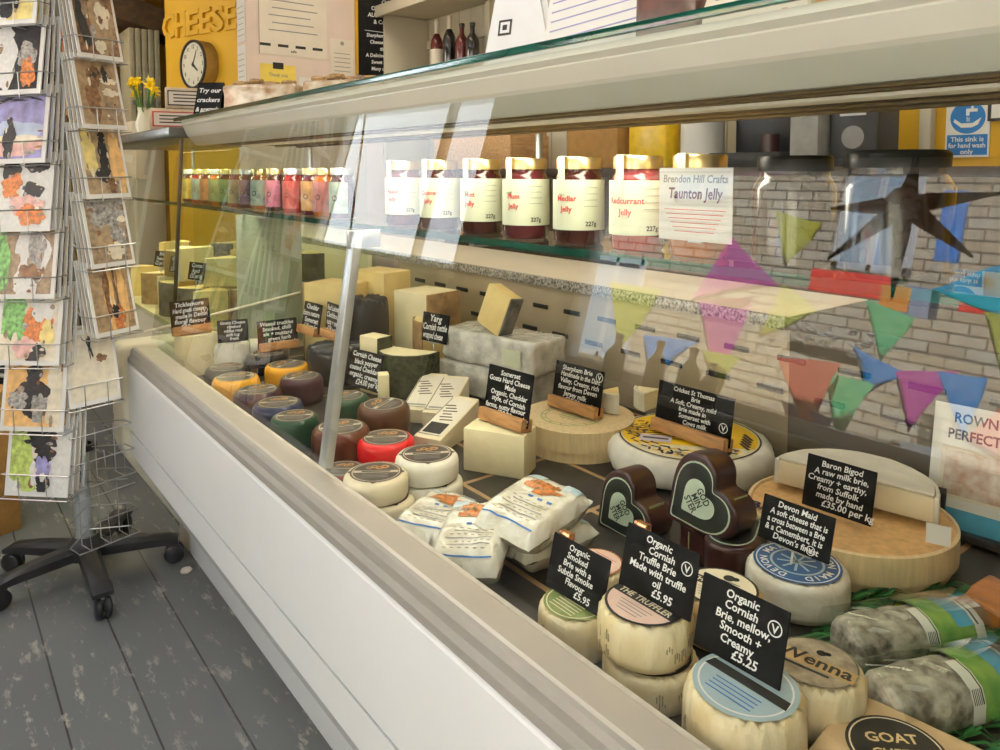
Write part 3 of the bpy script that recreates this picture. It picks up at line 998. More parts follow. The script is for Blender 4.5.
def wedge(label, loc, L, angd, h, rotz, paste, rind, rot=None, group=None, name='cheese_wedge'):
    t = thing(name, label, 'cheese', loc, rot or (0, 0, rotz), group)
    A = math.radians(angd)
    arc = [(L * math.cos(-A / 2 + A * k / 8), L * math.sin(-A / 2 + A * k / 8)) for k in range(9)]
    b = MB(); b.prism(paste, [(0, 0)] + arc, h, I4, 0.0015, 1); b.build('paste', t)
    o = [(p[0] * (1 + 0.006 / L), p[1] * (1 + 0.006 / L)) for p in arc]
    i = [(p[0] * (1 + 0.0004 / L), p[1] * (1 + 0.0004 / L)) for p in arc]
    q = MB(); q.prism(rind, i + o[::-1], h, I4, 0.0008, 1)
    q.build('rind', t)
    return t


def slab(label, loc, sx, sy, sz, rot, paste, rind=None, side='x', group=None, name='cheese_block', rough=0.0):
    t = thing(name, label, 'cheese', loc, rot, group)
    b = MB(); b.box(paste, sx, sy, sz, T(0, 0, sz / 2), 0.003)
    b.build('paste', t)
    if rind:
        q = MB()
        if side == 'x':
            q.box(rind, 0.006, sy, sz, T(sx / 2 + 0.0032, 0, sz / 2), 0.002)
        elif side == '-x':
            q.box(rind, 0.006, sy, sz, T(-sx / 2 - 0.0032, 0, sz / 2), 0.002)
        elif side == 'y':
            q.box(rind, sx, 0.006, sz, T(0, sy / 2 + 0.0032, sz / 2), 0.002)
        elif side == '-y':
            q.box(rind, sx, 0.006, sz, T(0, -sy / 2 - 0.0032, sz / 2), 0.002)
        else:
            q.box(rind, sx, sy, 0.006, T(0, 0, sz + 0.0032), 0.002)
        q.build('rind', t)
    return t


def pillow_pack(label, M, L, Wd, H, seed):
    """a film packet, puffed in the middle with flat crimped ends and a printed picture"""
    t = thing('cheese_packet', label, 'cheese packet', group='white film cheese packets')
    t.matrix_world = M
    b = MB()
    nu, nv = 22, 16
    g = []
    for side in (1, -1):
        for i in range(nu + 1):
            for j in range(nv + 1):
                u, v = -1 + 2 * i / nu, -1 + 2 * j / nv
                e = max(0, 1 - abs(u) ** 5) ** 0.42 * max(0, 1 - abs(v) ** 8) ** 0.42
                x = u * L / 2 * (1.10 if abs(u) > 0.93 else 1)
                y = v * Wd / 2 * (1 - 0.06 * abs(u) ** 3)
                z = H / 2 + side * (H / 2 * e)
                z += 0.005 * noise.noise(Vector((x * 40 + seed, y * 40, side)))
                g.append((x, y, z))
    fs = []
    K = (nu + 1) * (nv + 1)
    for s in (0, 1):
        for i in range(nu):
            for j in range(nv):
                q = [s * K + i * (nv + 1) + j, s * K + (i + 1) * (nv + 1) + j, s * K + (i + 1) * (nv + 1) + j + 1, s * K + i * (nv + 1) + j + 1]
                fs.append(q if s == 0 else q[::-1])
    b._put(g, fs, CLEARISH)
    bmesh.ops.remove_doubles(b.bm, verts=b.bm.verts[:], dist=0.0002)
    b.build('film', t, sharp=70)

    def top(x, y):
        u, v = 2 * x / L, 2 * y / Wd
        e = max(0, 1 - abs(u) ** 5) ** 0.42 * max(0, 1 - abs(v) ** 8) ** 0.42
        return H / 2 + H / 2 * e + 0.005 * noise.noise(Vector((x * 40 + seed, y * 40, 1))) + 0.0012
    d = MB()

    def patch(m, x0, y0, x1, y1, nx=6, ny=6, dz=0.0, keep=None):
        vs, ff = [], []
        for i in range(nx + 1):
            for j in range(ny + 1):
                x, y = x0 + (x1 - x0) * i / nx, y0 + (y1 - y0) * j / ny
                vs.append((x, y, top(x, y) + dz))
        for i in range(nx):
            for j in range(ny):
                if keep is None or keep((i + 0.5) / nx, (j + 0.5) / ny):
                    ff.append([i * (ny + 1) + j, (i + 1) * (ny + 1) + j, (i + 1) * (ny + 1) + j + 1, i * (ny + 1) + j + 1])
        d._put(vs, ff, m)
    patch(FOOD, L * 0.04, -Wd * 0.32, L * 0.36, Wd * 0.34, 14, 14, 0, lambda a, c: (a - 0.5) ** 2 + (c - 0.5) ** 2 < 0.14 + 0.07 * math.sin(11 * a + 9 * c + seed))
    patch(BLUEINK, -L * 0.44, -Wd * 0.40, -L * 0.425, Wd * 0.40)
    patch(BLUEINK, -L * 0.02, -Wd * 0.30, L * 0.01, Wd * 0.15, keep=lambda a, c: int(c * 6) % 2 == 0)
    for k in range(7):
        x = -L * 0.36 + L * 0.045 * k
        patch(GREYINK if k % 2 else TANINK, x, -Wd * 0.34, x + L * 0.012, Wd * (0.30 - 0.05 * (k % 3)), 2, 12, keep=lambda a, c, k=k: (int(c * 23 + k) % 4) != 0)
    patch(PACKBLUE, L * 0.30, -Wd * 0.42, L * 0.44, Wd * 0.40, 6, 10, -0.0002, lambda a, c: abs(c - 0.5) > 0.22)
    d.build('printed_picture', t, sharp=70)
    return t


FOOD = mat('food_picture', (0.80, 0.24, 0.05), 0.4, col2=(0.12, 0.09, 0.03), scale=170, detail=6)
TANINK = mat('tan_ink', (0.42, 0.33, 0.22), 0.6)
PACKBLUE = mat('pack_pale_blue', (0.36, 0.55, 0.68), 0.3, col2=(0.72, 0.76, 0.74), scale=60)

# ------------------------------------------------------------------ waxed truckles at the front left of the deck
BLK, ORG = wax('black', (0.016, 0.017, 0.022)), wax('orange', (0.90, 0.42, 0.015))
PUR, BLU, GRN = wax('plum', (0.055, 0.016, 0.030)), wax('navy', (0.022, 0.030, 0.085)), wax('green', (0.012, 0.060, 0.030))
BRN, BRD, RED, WHT = wax('brown', (0.13, 0.035, 0.018)), wax('umber', (0.10, 0.035, 0.015)), wax('red', (0.74, 0.012, 0.016)), wax('white', (0.86, 0.82, 0.68), 0.4)
CRM = wax('cream', (0.84, 0.74, 0.52), 0.4)
truckle('black waxed truckle nearest the end cap, by the front glass', 0.628, 1.978, 0.055, 0.058, BLK, turn=-30)
truckle('black waxed truckle behind the orange ones, under a chalkboard tag', 0.777, 2.085, 0.058, 0.053, BLK, turn=10)
truckle('orange waxed truckle at the front glass', 0.605, 1.836, 0.057, 0.067, ORG, turn=-20)
truckle('orange waxed truckle set one row back from the glass', 0.772, 1.928, 0.058, 0.053, ORG, turn=30)
truckle('plum waxed truckle at the front glass next to the orange one', 0.612, 1.706, 0.055, 0.064, PUR, turn=-10)
truckle('plum waxed truckle in the second row behind the navy one', 0.740, 1.755, 0.053, 0.064, PUR, turn=20)
truckle('navy blue waxed truckle at the front glass', 0.610, 1.577, 0.055, 0.066, BLU, turn=-25)
truckle('dark green waxed truckle at the front glass next to the navy one', 0.602, 1.467, 0.050, 0.066, GRN, turn=-30)
truckle('dark green waxed truckle behind the metal support post', 0.775, 1.577, 0.050, 0.050, GRN, turn=10)
truckle('reddish brown waxed truckle in front of the metal post', 0.655, 1.362, 0.058, 0.060, BRN, turn=-15)
truckle('brown waxed truckle right behind the red one', 0.796, 1.440, 0.058, 0.060, BRD, turn=30)
truckle('large black waxed truckle behind the second orange one', 0.926, 2.000, 0.062, 0.072, BLK, turn=0)
truckle('bright red waxed truckle', 0.715, 1.286, 0.057, 0.047, RED, turn=-35)
truckle('dark red waxed truckle low against the front glass', 0.587, 1.214, 0.044, 0.038, wax('crimson', (0.22, 0.008, 0.014)), turn=-40)
truckle('white waxed truckle under the taller white pair', 0.692, 1.088, 0.0575, 0.036, WHT, turn=0, star=True)
truckle('white waxed truckle on top of the pair beside the red one', 0.688, 1.092, 0.0555, 0.042, WHT, zb=DECK + 0.0365, turn=-30, star=True)
truckle('cream waxed truckle under the pair at the front glass', 0.596, 1.085, 0.054, 0.030, CRM, turn=0, star=True)
truckle('cream waxed truckle on top of the pair at the front glass', 0.588, 1.092, 0.054, 0.040, CRM, zb=DECK + 0.0305, turn=-35, star=True)

# ------------------------------------------------------------------ far left group on the deck
slab('pale yellow cheese block below the tag at the far end of the deck', (0.612, 2.185, DECK), 0.10, 0.07, 0.115, (0, 0, 8), PALECH, RINDB, 'x')
brie('round white goat cheese at the far end beside the pale block', 0.700, 2.165, 0.052, 0.082, RINDW, seed=2, group='goat cheeses', name='goat_cheese', n=5)
t = thing('goat_log', 'white goat cheese log with a green label lying behind the black truckle', 'cheese', (0.80, 2.185, DECK), (0, 0, -18), 'goat cheeses')
b = MB(); b.lathe([(0, 0, RINDW), (0.034, 0.0, RINDW), (0.037, 0.006, RINDW), (0.037, 0.16, RINDW), (0.033, 0.166, RINDW), (0, 0.166, RINDW)], 24, T(-0.09, 0, 0.037) @ Ry(90)); b.build('rind', t)
b = MB(); b.lathe([(0.0375, 0.01, mat('lime_label', (0.24, 0.42, 0.03), 0.5)), (0.0375, 0.055, INK)], 24, T(-0.09, 0, 0.037) @ Ry(90)); b.build('label', t)
slab('tall cheddar block standing against the far end of the deck', (1.005, 2.10, DECK), 0.13, 0.15, 0.235, (0, 0, 25), CHED, RINDB, 'y')
slab('tall deep yellow cheese block at the back panel', (1.14, 2.07, DECK), 0.11, 0.15, 0.265, (0, 0, 12), CHED)
slab('pale cheese block with printed rind at the back panel', (1.17, 1.855, DECK), 0.13, 0.14, 0.225, (0, 0, 10), PALECH, RINDB, '-y')
brie('tall black rinded cheese wheel in front of the deep yellow block', 1.02, 1.955, 0.072, 0.200, BLK, seed=3, group='dark rinded wheels', name='tall_cheese_wheel', amp=0.004)
brie('broad black rinded cheese wheel behind the metal post', 0.888, 1.860, 0.080, 0.100, BLK, seed=4, group='dark rinded wheels', name='broad_cheese_wheel', amp=0.004)
slab('tall pale yellow cheese finger with a tag leaning on it', (0.925, 1.715, DECK), 0.050, 0.066, 0.148, (0, 0, 14), PALECH, HERB, '-y')
wedge('cut half wheel with a dark green herb rind and pale yellow top', (0.985, 1.640, DECK), 0.078, 190, 0.118, 205, PALECH, HERB)
slab('yellow cheese finger in front of the herb rinded half wheel', (0.880, 1.592, DECK), 0.026, 0.036, 0.082, (0, 0, -25), PALECH)
wedge('deep yellow wedge leaning behind the herb rinded wheel', (1.14, 1.70, DECK), 0.09, 60, 0.17, 160, CHED, RINDB)

# small wedge packets with printed tops
for k, (p0, p1, z, lab) in enumerate((((401, 426), (444, 384), 0.0, 'cream wedge packet at the back of the three by the herb rinded wheel'),
                                      ((424, 428), (464, 388), 0.0, 'cream wedge packet in the middle of the three'),
                                      ((410, 452), (478, 412), 0.0, 'cream wedge packet with a black band, in front of the other two'))):
    a, c = at(p0[0], p0[1], 0.60), at(p1[0], p1[1], 0.60)
    d = c - a
    cen = (a + c) / 2
    t = thing('wedge_packet', lab, 'cheese packet', (cen.x, cen.y, DECK + z), (0, 0, math.degrees(math.atan2(d.y, d.x))), 'printed wedge packets')
    L = min(d.length, 0.165)
    b = MB(); b.prism(CREAMCH, [(-L / 2, 0), (L / 2, 0), (L / 2, 0.070), (-L / 2, 0.030)], 0.066, Matrix(((1, 0, 0, 0), (0, 0, -1, 0.031), (0, 1, 0, 0), (0, 0, 0, 1))), 0.004); b.build('box', t)
    sl = math.degrees(math.atan2(0.040, L))
    q = MB(); M = T(0, 0, 0.0508) @ Ry(-sl) @ Matrix.Diagonal((1, 1.15, 1, 1))
    q.rect(PAPERC, -L * 0.44, -0.024, L * 0.44, 0.024, M)
    q.rect(INK, -L * 0.44, -0.024, -L * 0.43, 0.024, M @ T(0, 0, 0.0003)); q.rect(INK, -L * 0.44, 0.022, L * 0.44, 0.0235, M @ T(0, 0, 0.0003))
    q.rect(INK if k == 2 else GREYINK, -L * 0.40, -0.020, -L * (0.16 if k == 2 else 0.36), 0.018, M @ T(0, 0, 0.0003))
    for j in range(6):
        q.rect(BROWNINK, -L * 0.10 + L * 0.07 * j, -0.016 + 0.004 * (j % 3), -L * 0.075 + L * 0.07 * j, 0.010 + 0.003 * (j % 2), M @ T(0, 0, 0.0003) @ Rz(12))
    q.build('label', t)

# shrink wrapped blocks and the wedge lying on them
e0, e1 = Vector((1.062, 1.625, 0)), Vector((1.118, 1.305, 0))
d = (e1 - e0); yawb = math.degrees(math.atan2(d.y, d.x))
nrm = Vector((-d.y, d.x, 0)).normalized()
for k, (z, hh, shift) in enumerate(((DECK, 0.086, -0.018), (DECK + 0.0865, 0.084, 0.0))):
    cen = (e0 + e1) / 2 + nrm * 0.068 + d.normalized() * shift
    t = thing('wrapped_cheese_block', ('lower' if k == 0 else 'upper') + ' of two stacked shrink wrapped cheese blocks', 'cheese', (cen.x, cen.y, z), (0, 0, yawb), 'shrink wrapped cheese blocks')
    b = MB(); b.box(FILM, d.length - 0.01, 0.132, hh, T(0, 0, hh / 2), 0.014, 4)
    bmesh.ops.subdivide_edges(b.bm, edges=b.bm.edges[:], cuts=3, use_grid_fill=True)
    b.rough_up(0.005, 24, k + 1)
    for v in b.bm.verts:
        v.co.z = min(max(v.co.z, 0.0), hh)
    b.build('film', t, sharp=80)
    q = MB(); q.rect(GREENLABEL, 0.06, 0.02, 0.12, 0.06, T(0, -0.0695, 0) @ Rx(90)); q.build('label', t)
slab('yellow wedge with dark rind propped on the shrink wrapped blocks', (1.125, 1.475, DECK + 0.180), 0.042, 0.085, 0.105, (20, 6, 6), CHED, RINDG, '-y')

# cheddar piece with its tag
a, c = at(461, 470, DECK), at(526, 481, DECK)
dv = (c - a); L = dv.length * 0.94
yw = math.degrees(math.atan2(dv.y, dv.x))
nn = Vector((-dv.y, dv.x, 0)).normalized()
cc = (a + c) / 2 + nn * 0.034
slab('large pale cheddar piece with a clean cut face under its tag', (cc.x, cc.y, DECK), L, 0.066, 0.083, (0, 0, yw), PALECH)

# ------------------------------------------------------------------ the three large bries
# brie in a round wooden box
bx = thing('boxed_brie', 'brie in a round pale wooden box with a green stamp', 'cheese', (1.078, 1.118, DECK))
b = MB(); b.lathe([(0, 0, POPLAR), (0.112, 0, POPLAR), (0.112, 0.036, POPLAR), (0, 0.036, POPLAR)], 64); b.build('box_base', bx)
b = MB(); b.lathe([(0.1135, 0.022, POPLAR), (0.1165, 0.022, POPLAR), (0.1165, 0.062, POPLAR), (0.112, 0.0635, POPLAR), (0, 0.0635, POPLAR)], 64); b.build('lid', bx)
STAMP = mat('green_stamp', (0.36, 0.42, 0.16), 0.6)
q = MB(); q.disc(STAMP, 0.064, T(-0.02, 0, 0.0640), 48, 0.061); q.disc(STAMP, 0.054, T(-0.02, 0, 0.0640), 48, 0.052)
for k in range(14):
    q.box(STAMP, 0.008, 0.003, 0.0003, T(-0.02, 0, 0.0641) @ Rz(k * 25.7) @ T(0.0575, 0, 0))
for k in range(5):
    q.box(STAMP, 0.05 - abs(k - 2) * 0.008, 0.003, 0.0003, T(-0.02, -0.02 + 0.01 * k, 0.0641))
q.build('stamp', bx)
wedge('small yellow cheese wedge on the round wooden box', (1.185, 1.105, DECK + 0.0642), 0.055, 50, 0.042, 200, CHED, RINDW)

# white wheel with yellow printed top
cw = thing('brie_wheel', 'large white brie wheel with a yellow and black printed top', 'cheese', (1.171, 0.905, DECK))


def facet(r, z, a):
    k = 1 + 0.014 * math.cos(11 * a + 0.6) + 0.005 * math.sin(31 * a)
    return (r * k if r > 0.13 else r), z


b = MB(); b.lathe([(0, 0, RINDW), (0.135, 0, RINDW), (0.155, 0.008, RINDW), (0.160, 0.022, RINDW), (0.158, 0.042, RINDW), (0.148, 0.054, RINDW), (0.138, 0.057, RINDW), (0.06, 0.057, RINDW), (0, 0.057, RINDW)], 88, fn=facet); b.build('wrapping', cw, sharp=60)
YPRINT = mat('yellow_print', (0.90, 0.56, 0.005), 0.5, var=0.05)
LILAC = mat('lilac_print', (0.62, 0.55, 0.66), 0.5)
q = MB(); zt = 0.0580
q.disc(mat('label_ivory', (0.80, 0.72, 0.50), 0.5), 0.134, T(0, 0, zt), 64)
q.disc(BROWNINK, 0.1345, T(0, 0, zt + 0.0003), 64, 0.131)
q.sheet(YPRINT, [(0.128 * math.cos(math.radians(a)), 0.128 * math.sin(math.radians(a))) for a in range(-75, 165, 6)], T(0, 0, zt + 0.0003))
rnd = random.Random(5)
for k in range(26):
    a = math.radians(95 + k * 7)
    for j in range(3):
        r0 = 0.085 + 0.014 * j
        q.box(BROWNINK if (k + j) % 3 else YPRINT, 0.013, 0.0045, 0.0003, Rz(math.degrees(a) + rnd.uniform(-30, 30)) if False else T(r0 * math.cos(a), r0 * math.sin(a), zt + 0.0004) @ Rz(math.degrees(a) + 40 + 70 * ((k + j) % 2)))
for k in range(8):
    q.box(BROWNINK, 0.10, 0.003, 0.0003, T(-0.055 + 0.004 * k, 0.02 + 0.010 * k, zt + 0.0006) @ Rz(-48 + 4 * k))
q.rect(LILAC, -0.03, -0.018, 0.03, 0.018, T(-0.065, 0.028, zt + 0.0008) @ Rz(-55))
q.rect(BROWNINK, -0.024, -0.004, 0.024, 0.004, T(-0.065, 0.028, zt + 0.0011) @ Rz(-55))
for k in range(5):
    q.box(BROWNINK, 0.035, 0.006, 0.0003, T(0.03 + 0.012 * k, -0.104 + 0.006 * k, zt + 0.0008) @ Rz(60))
for k in range(9):
    a = math.radians(-170 + 10 * k)
    q.box(BROWNINK, 0.012, 0.005, 0.0003, T(0.108 * math.cos(a), 0.108 * math.sin(a), zt + 0.0007) @ Rz(math.degrees(a) + 90))
q.build('printed_label', cw)
p = on(654, 411, 2, DECK + 0.0575)
wedge('small pale wedge on the yellow topped wheel', (p.x + 0.03, p.y + 0.01, DECK + 0.0590), 0.05, 70, 0.040, 150, PALECH, RINDW)

# half wheel on an open wooden box
bw = thing('wooden_cheese_box', 'wide open round wooden box with an orange sheet under the half wheel', 'cheese box', (1.104, 0.553, DECK))
b = MB(); b.lathe([(0, 0, POPLAR), (0.138, 0, POPLAR), (0.138, 0.022, POPLAR), (0, 0.022, POPLAR)], 72); b.build('box_base', bw)
b = MB(); b.lathe([(0.139, 0.016, POPLAR), (0.146, 0.016, POPLAR), (0.146, 0.056, POPLAR), (0.141, 0.0575, POPLAR), (0.139, 0.053, POPLAR2), (0, 0.052, POPLAR2)], 72); b.build('lid', bw)
q = MB(); M = T(-0.080, 0.058, 0.0545) @ Rz(-72)
NAVY = mat('navy_print', (0.035, 0.035, 0.09), 0.5)
q.text(NAVY, 'BARON', 0.034, M @ T(0, -0.01, 0), sx=0.9); q.rect(NAVY, -0.05, -0.018, 0.05, -0.0165, M); q.rect(NAVY, -0.05, -0.023, 0.05, -0.0218, M)
q.text(NAVY, 'BIGOD', 0.018, M @ T(0, -0.043, 0), sx=0.9)
q.build('print', bw)
hw = thing('half_brie_wheel', 'half brie wheel with a wrinkled white rind lying in the open wooden box', 'cheese', (1.125, 0.560, DECK + 0.0585))
A = [(0.112 * math.cos(math.radians(a)), 0.112 * math.sin(math.radians(a))) for a in range(-78, 107, 5)]
b = MB(); b.prism(CREAMCH, A + [(-0.03, 0.105)] if False else A, 0.040, I4, 0.004, 3); b.build('paste', hw)
q = MB()
inn = [(x * 1.004, y * 1.004) for x, y in A]; out = [(x * 1.06, y * 1.06) for x, y in A]
q.prism(RINDW, inn + out[::-1], 0.041, I4, 0.002, 2)
q.prism(RINDW, [(x * 1.0, y * 1.0) for x, y in A], 0.004, T(0, 0, 0.0405), 0.0015, 1)
q.rough_up(0.0008, 60, 4)
q.build('rind', hw)
p = on(938, 545, 2, DECK + 0.0585)
tag(MB().box(PAPER, 0.03, 0.001, 0.026, T(0, 0, 0.0135)).build('price_ticket', loc=(p.x, p.y, DECK + 0.0585), rot=(-12, 0, -70)), 'small blank white ticket at the rim of the wide wooden box', 'ticket')

# ------------------------------------------------------------------ heart shaped cheeses
# face plane looks at the shopper (-x), tip pointing down and away to the left


def heart_pose(cx, cy, cz, roll, yaw=0, lean=8, s=0.052):
    # local x -> -Y, local y -> Z, local z (face) -> -X
    B = Matrix(((0, 0, -1, 0), (-1, 0, 0, 0), (0, 1, 0, 0), (0, 0, 0, 1)))
    return T(cx, cy, cz) @ Rz(yaw) @ Ry(lean) @ B @ Rz(roll)


heart('maroon heart shaped cheese standing alone, left of the stacked hearts', heart_pose(0.920, 0.802, DECK + 0.0565, -50, 6, 6), 0.057, 0.062, DECK)
heart('maroon heart shaped cheese lying flat under the upright one', T(0.915, 0.632, DECK + 0.0005) @ Rz(70), 0.066, 0.056)
heart('maroon heart shaped cheese propped upright on the flat one', heart_pose(0.930, 0.665, DECK + 0.058 + 0.0620, -52, 6, 8), 0.062, 0.060, DECK + 0.0575)

# ------------------------------------------------------------------ film packets
def flat_pose(px, py, z, p2, tiltx=0, tilty=0):
    c = at(px, py, z)
    e = at(p2[0], p2[1], z)
    yaw = math.degrees(math.atan2(e.y - c.y, e.x - c.x))
    return T(c.x, c.y, z) @ Rz(yaw) @ Rx(tiltx) @ Ry(tilty)


pillow_pack('white film cheese packet lying under the other, beside the hearts', flat_pose(541, 552, DECK, (574, 538)), 0.135, 0.108, 0.050, 1)
pillow_pack('white film cheese packet on top of the one beside the hearts', flat_pose(533, 528, DECK + 0.046, (566, 508), 4, -5), 0.145, 0.112, 0.050, 2)
pillow_pack('white film cheese packet nearest the white waxed cheeses', flat_pose(438, 538, DECK + 0.004, (464, 510), 2, 2), 0.142, 0.096, 0.052, 3)
pillow_pack('white film cheese packet leaning in front, closest to the front glass', flat_pose(478, 556, DECK + 0.016, (492, 530), -6, -12), 0.138, 0.104, 0.054, 4)

# ------------------------------------------------------------------ paper wrapped bries along the glass
GRNLAB = mat('olive_green_label', (0.16, 0.22, 0.05), 0.5, col2=(0.30, 0.36, 0.12), scale=50)
PINKLAB = mat('pale_pink_label', (0.80, 0.56, 0.46), 0.5, var=0.06)
IVORY = mat('ivory_label', (0.82, 0.72, 0.52), 0.5, var=0.05)
SKY = mat('pale_blue_label', (0.40, 0.52, 0.56), 0.5, var=0.06)
DEEPBLUE = mat('deep_blue_label', (0.02, 0.10, 0.27), 0.45, var=0.1)
GREYLAB = mat('grey_sketch_label', (0.46, 0.38, 0.26), 0.5, col2=(0.24, 0.19, 0.13), scale=70)


def art_green(d, R, z):
    d.disc(GRNLAB, R, T(0, 0, z)); d.disc(IVORY, R * 0.92, T(0, 0, z + 0.0003), 40, R * 0.88)
    for k in range(5):
        d.rect(IVORY, -R * 0.5, -R * (0.1 + 0.14 * k), R * 0.5, -R * (0.06 + 0.14 * k), T(0, 0, z + 0.0004))


def art_truffler(bottom):
    def f(d, R, z):
        d.disc(INK, R, T(0, 0, z)); d.disc(bottom, R * 0.93, T(0, 0, z + 0.0003))
        d.sheet(INK, [(-R * 0.95, -R * 0.17), (R * 0.95, -R * 0.17), (R * 0.93, R * 0.20), (-R * 0.93, R * 0.20)], T(0, 0, z + 0.0006))
        d.text(IVORY, 'THE TRUFFLER', R * 0.30, T(0, -R * 0.10, z + 0.0009), sx=0.82)
        d.disc(INK, R * 0.16, T(0, R * 0.55, z + 0.0006), 16)
        d.disc(INK, R * 0.10, T(R * 0.17, R * 0.60, z + 0.0006), 12); d.rect(INK, -R * 0.4, R * 0.33, R * 0.4, R * 0.36, T(0, 0, z + 0.0006))
        for k in range(4):
            d.rect(GREYINK, -R * (0.5 - 0.06 * k), -R * (0.34 + 0.12 * k), R * (0.5 - 0.06 * k), -R * (0.31 + 0.12 * k), T(0, 0, z + 0.0006))
    return f


def art_sky(d, R, z):
    d.disc(SKY, R, T(0, 0, z)); d.disc(PAPER, R * 0.90, T(0, 0, z + 0.0003), 40, R * 0.86)
    d.sheet(INK, [(-R * 0.9, -R * 0.06), (R * 0.9, -R * 0.06), (R * 0.85, R * 0.20), (-R * 0.85, R * 0.20)], T(0, 0, z + 0.0004))
    for k in range(4):
        d.rect(BLUEINK, -R * 0.5, -R * (0.24 + 0.12 * k), R * 0.5, -R * (0.21 + 0.12 * k), T(0, 0, z + 0.0006))


def art_blue(d, R, z):
    d.disc(DEEPBLUE, R, T(0, 0, z)); d.disc(PAPER, R * 0.94, T(0, 0, z + 0.0003), 48, R * 0.91); d.disc(SKY, R * 0.62, T(0, 0, z + 0.0003), 40, R * 0.56)
    for k, ch in enumerate('DEVON MAID  DEVON MAID  '):
        if ch != ' ':
            d.text(PAPER, ch, R * 0.26, T(0, 0, z + 0.0004) @ Rz(-15 * k) @ T(0, R * 0.67, 0))
    for k in range(9):
        d.rect(SKY, -R * 0.03, 0, R * 0.03, R * 0.45, T(0, 0, z + 0.0004) @ Rz(40 * k))


def art_wenna(d, R, z):
    d.disc(GREYLAB, R, T(0, 0, z)); d.disc(INK, R * 0.97, T(0, 0, z + 0.0003), 48, R * 0.95)
    d.sheet(TAN, [(-R * 0.96, -R * 0.30), (R * 0.96, -R * 0.30), (R * 0.96, R * 0.16), (-R * 0.96, R * 0.16)], T(0, 0, z + 0.0004))
    d.text(INK, 'Wenna', R * 0.60, T(0, -R * 0.20, z + 0.0007), sx=1.0)
    d.rect(INK, -R * 0.7, -R * 0.45, R * 0.45, -R * 0.36, T(0, 0, z + 0.0004))
    d.disc(INK, R * 0.12, T(0, R * 0.42, z + 0.0005), 12); d.disc(INK, R * 0.08, T(R * 0.14, R * 0.48, z + 0.0005), 12)


def art_pink(d, R, z):
    d.disc(COPPER, R, T(0, 0, z)); d.disc(PINKLAB, R * 0.92, T(0, 0, z + 0.0003))
    for k in range(4):
        d.rect(REDINK, -R * 0.5, R * (0.1 + 0.14 * k), R * 0.5, R * (0.13 + 0.14 * k), T(0, 0, z + 0.0006))


brie('small paper wrapped brie with a dark green label, left of the truffle bries', 0.607, 0.632, 0.046, 0.052, WRAP, seed=1, turn=-90, art=art_green)
brie('paper wrapped brie with a copper edged pink label behind the green labelled one', 0.700, 0.690, 0.043, 0.046, WRAP, seed=5, turn=-90, art=art_pink)
brie('paper wrapped truffle brie under another at the glass', 0.622, 0.528, 0.054, 0.040, WRAP, seed=2, turn=-90, art=art_truffler(PINKLAB))
brie('paper wrapped truffle brie with a pink and black label, stacked on another', 0.618, 0.533, 0.053, 0.050, WRAP, zb=DECK + 0.0435, seed=3, turn=-90, art=art_truffler(PINKLAB))
brie('tan paper wrapped truffle brie with an ivory label behind the tags', 0.765, 0.540, 0.054, 0.056, TAN, seed=4, turn=-80, art=art_truffler(IVORY))
brie('large paper wrapped brie with a pale blue label at the glass', 0.612, 0.402, 0.059, 0.075, WRAP, seed=6, turn=-90, art=art_sky)
brie('paper wrapped brie with a grey sketch label reading Wenna', 0.715, 0.388, 0.050, 0.062, WRAP, seed=7, turn=-80, art=art_wenna)
brie('white pleated brie with a round deep blue label', 0.905, 0.520, 0.066, 0.050, WRAPW, seed=8, turn=-85, art=art_blue, n=26, amp=0.012)

# ------------------------------------------------------------------ ash logs, grass garnish, kraft packet
GRASSM = mat('plastic_grass', (0.02, 0.13, 0.03), 0.35, col2=(0.05, 0.24, 0.06), scale=60)
g = MB()
rnd = random.Random(9)
ga = at(905, 690, DECK + 0.004)
for k in range(520):
    p = Vector((ga.x + rnd.uniform(-0.09, 0.26), ga.y + rnd.uniform(-0.12, 0.13), DECK + 0.001))
    a = rnd.uniform(-0.5, 0.5) - 0.6
    l = rnd.uniform(0.03, 0.07)
    dx, dy = math.cos(a) * l, math.sin(a) * l
    hh = rnd.uniform(0.004, 0.016)
    wv = Vector((-dy, dx, 0)).normalized() * 0.0022
    a0, m0, e0 = p, p + Vector((dx * 0.5, dy * 0.5, hh)), p + Vector((dx, dy, 0.001))
    g._put([a0 - wv, a0 + wv, m0 - wv, m0 + wv, e0], [[0, 2, 3, 1], [2, 4, 3]], GRASSM)
tag(g.build('grass_garnish'), 'green plastic grass garnish around the ash coated logs', 'garnish', kind='stuff')

PICT = mat('landscape_print', (0.10, 0.30, 0.06), 0.35, col2=(0.30, 0.46, 0.10), scale=50, detail=5, coat=0.4)
SKYP = mat('sea_print', (0.08, 0.36, 0.56), 0.35, var=0.15, coat=0.4)
CLEARF = glass_mat('clear_film', (0.95, 0.96, 0.94), 1.25)


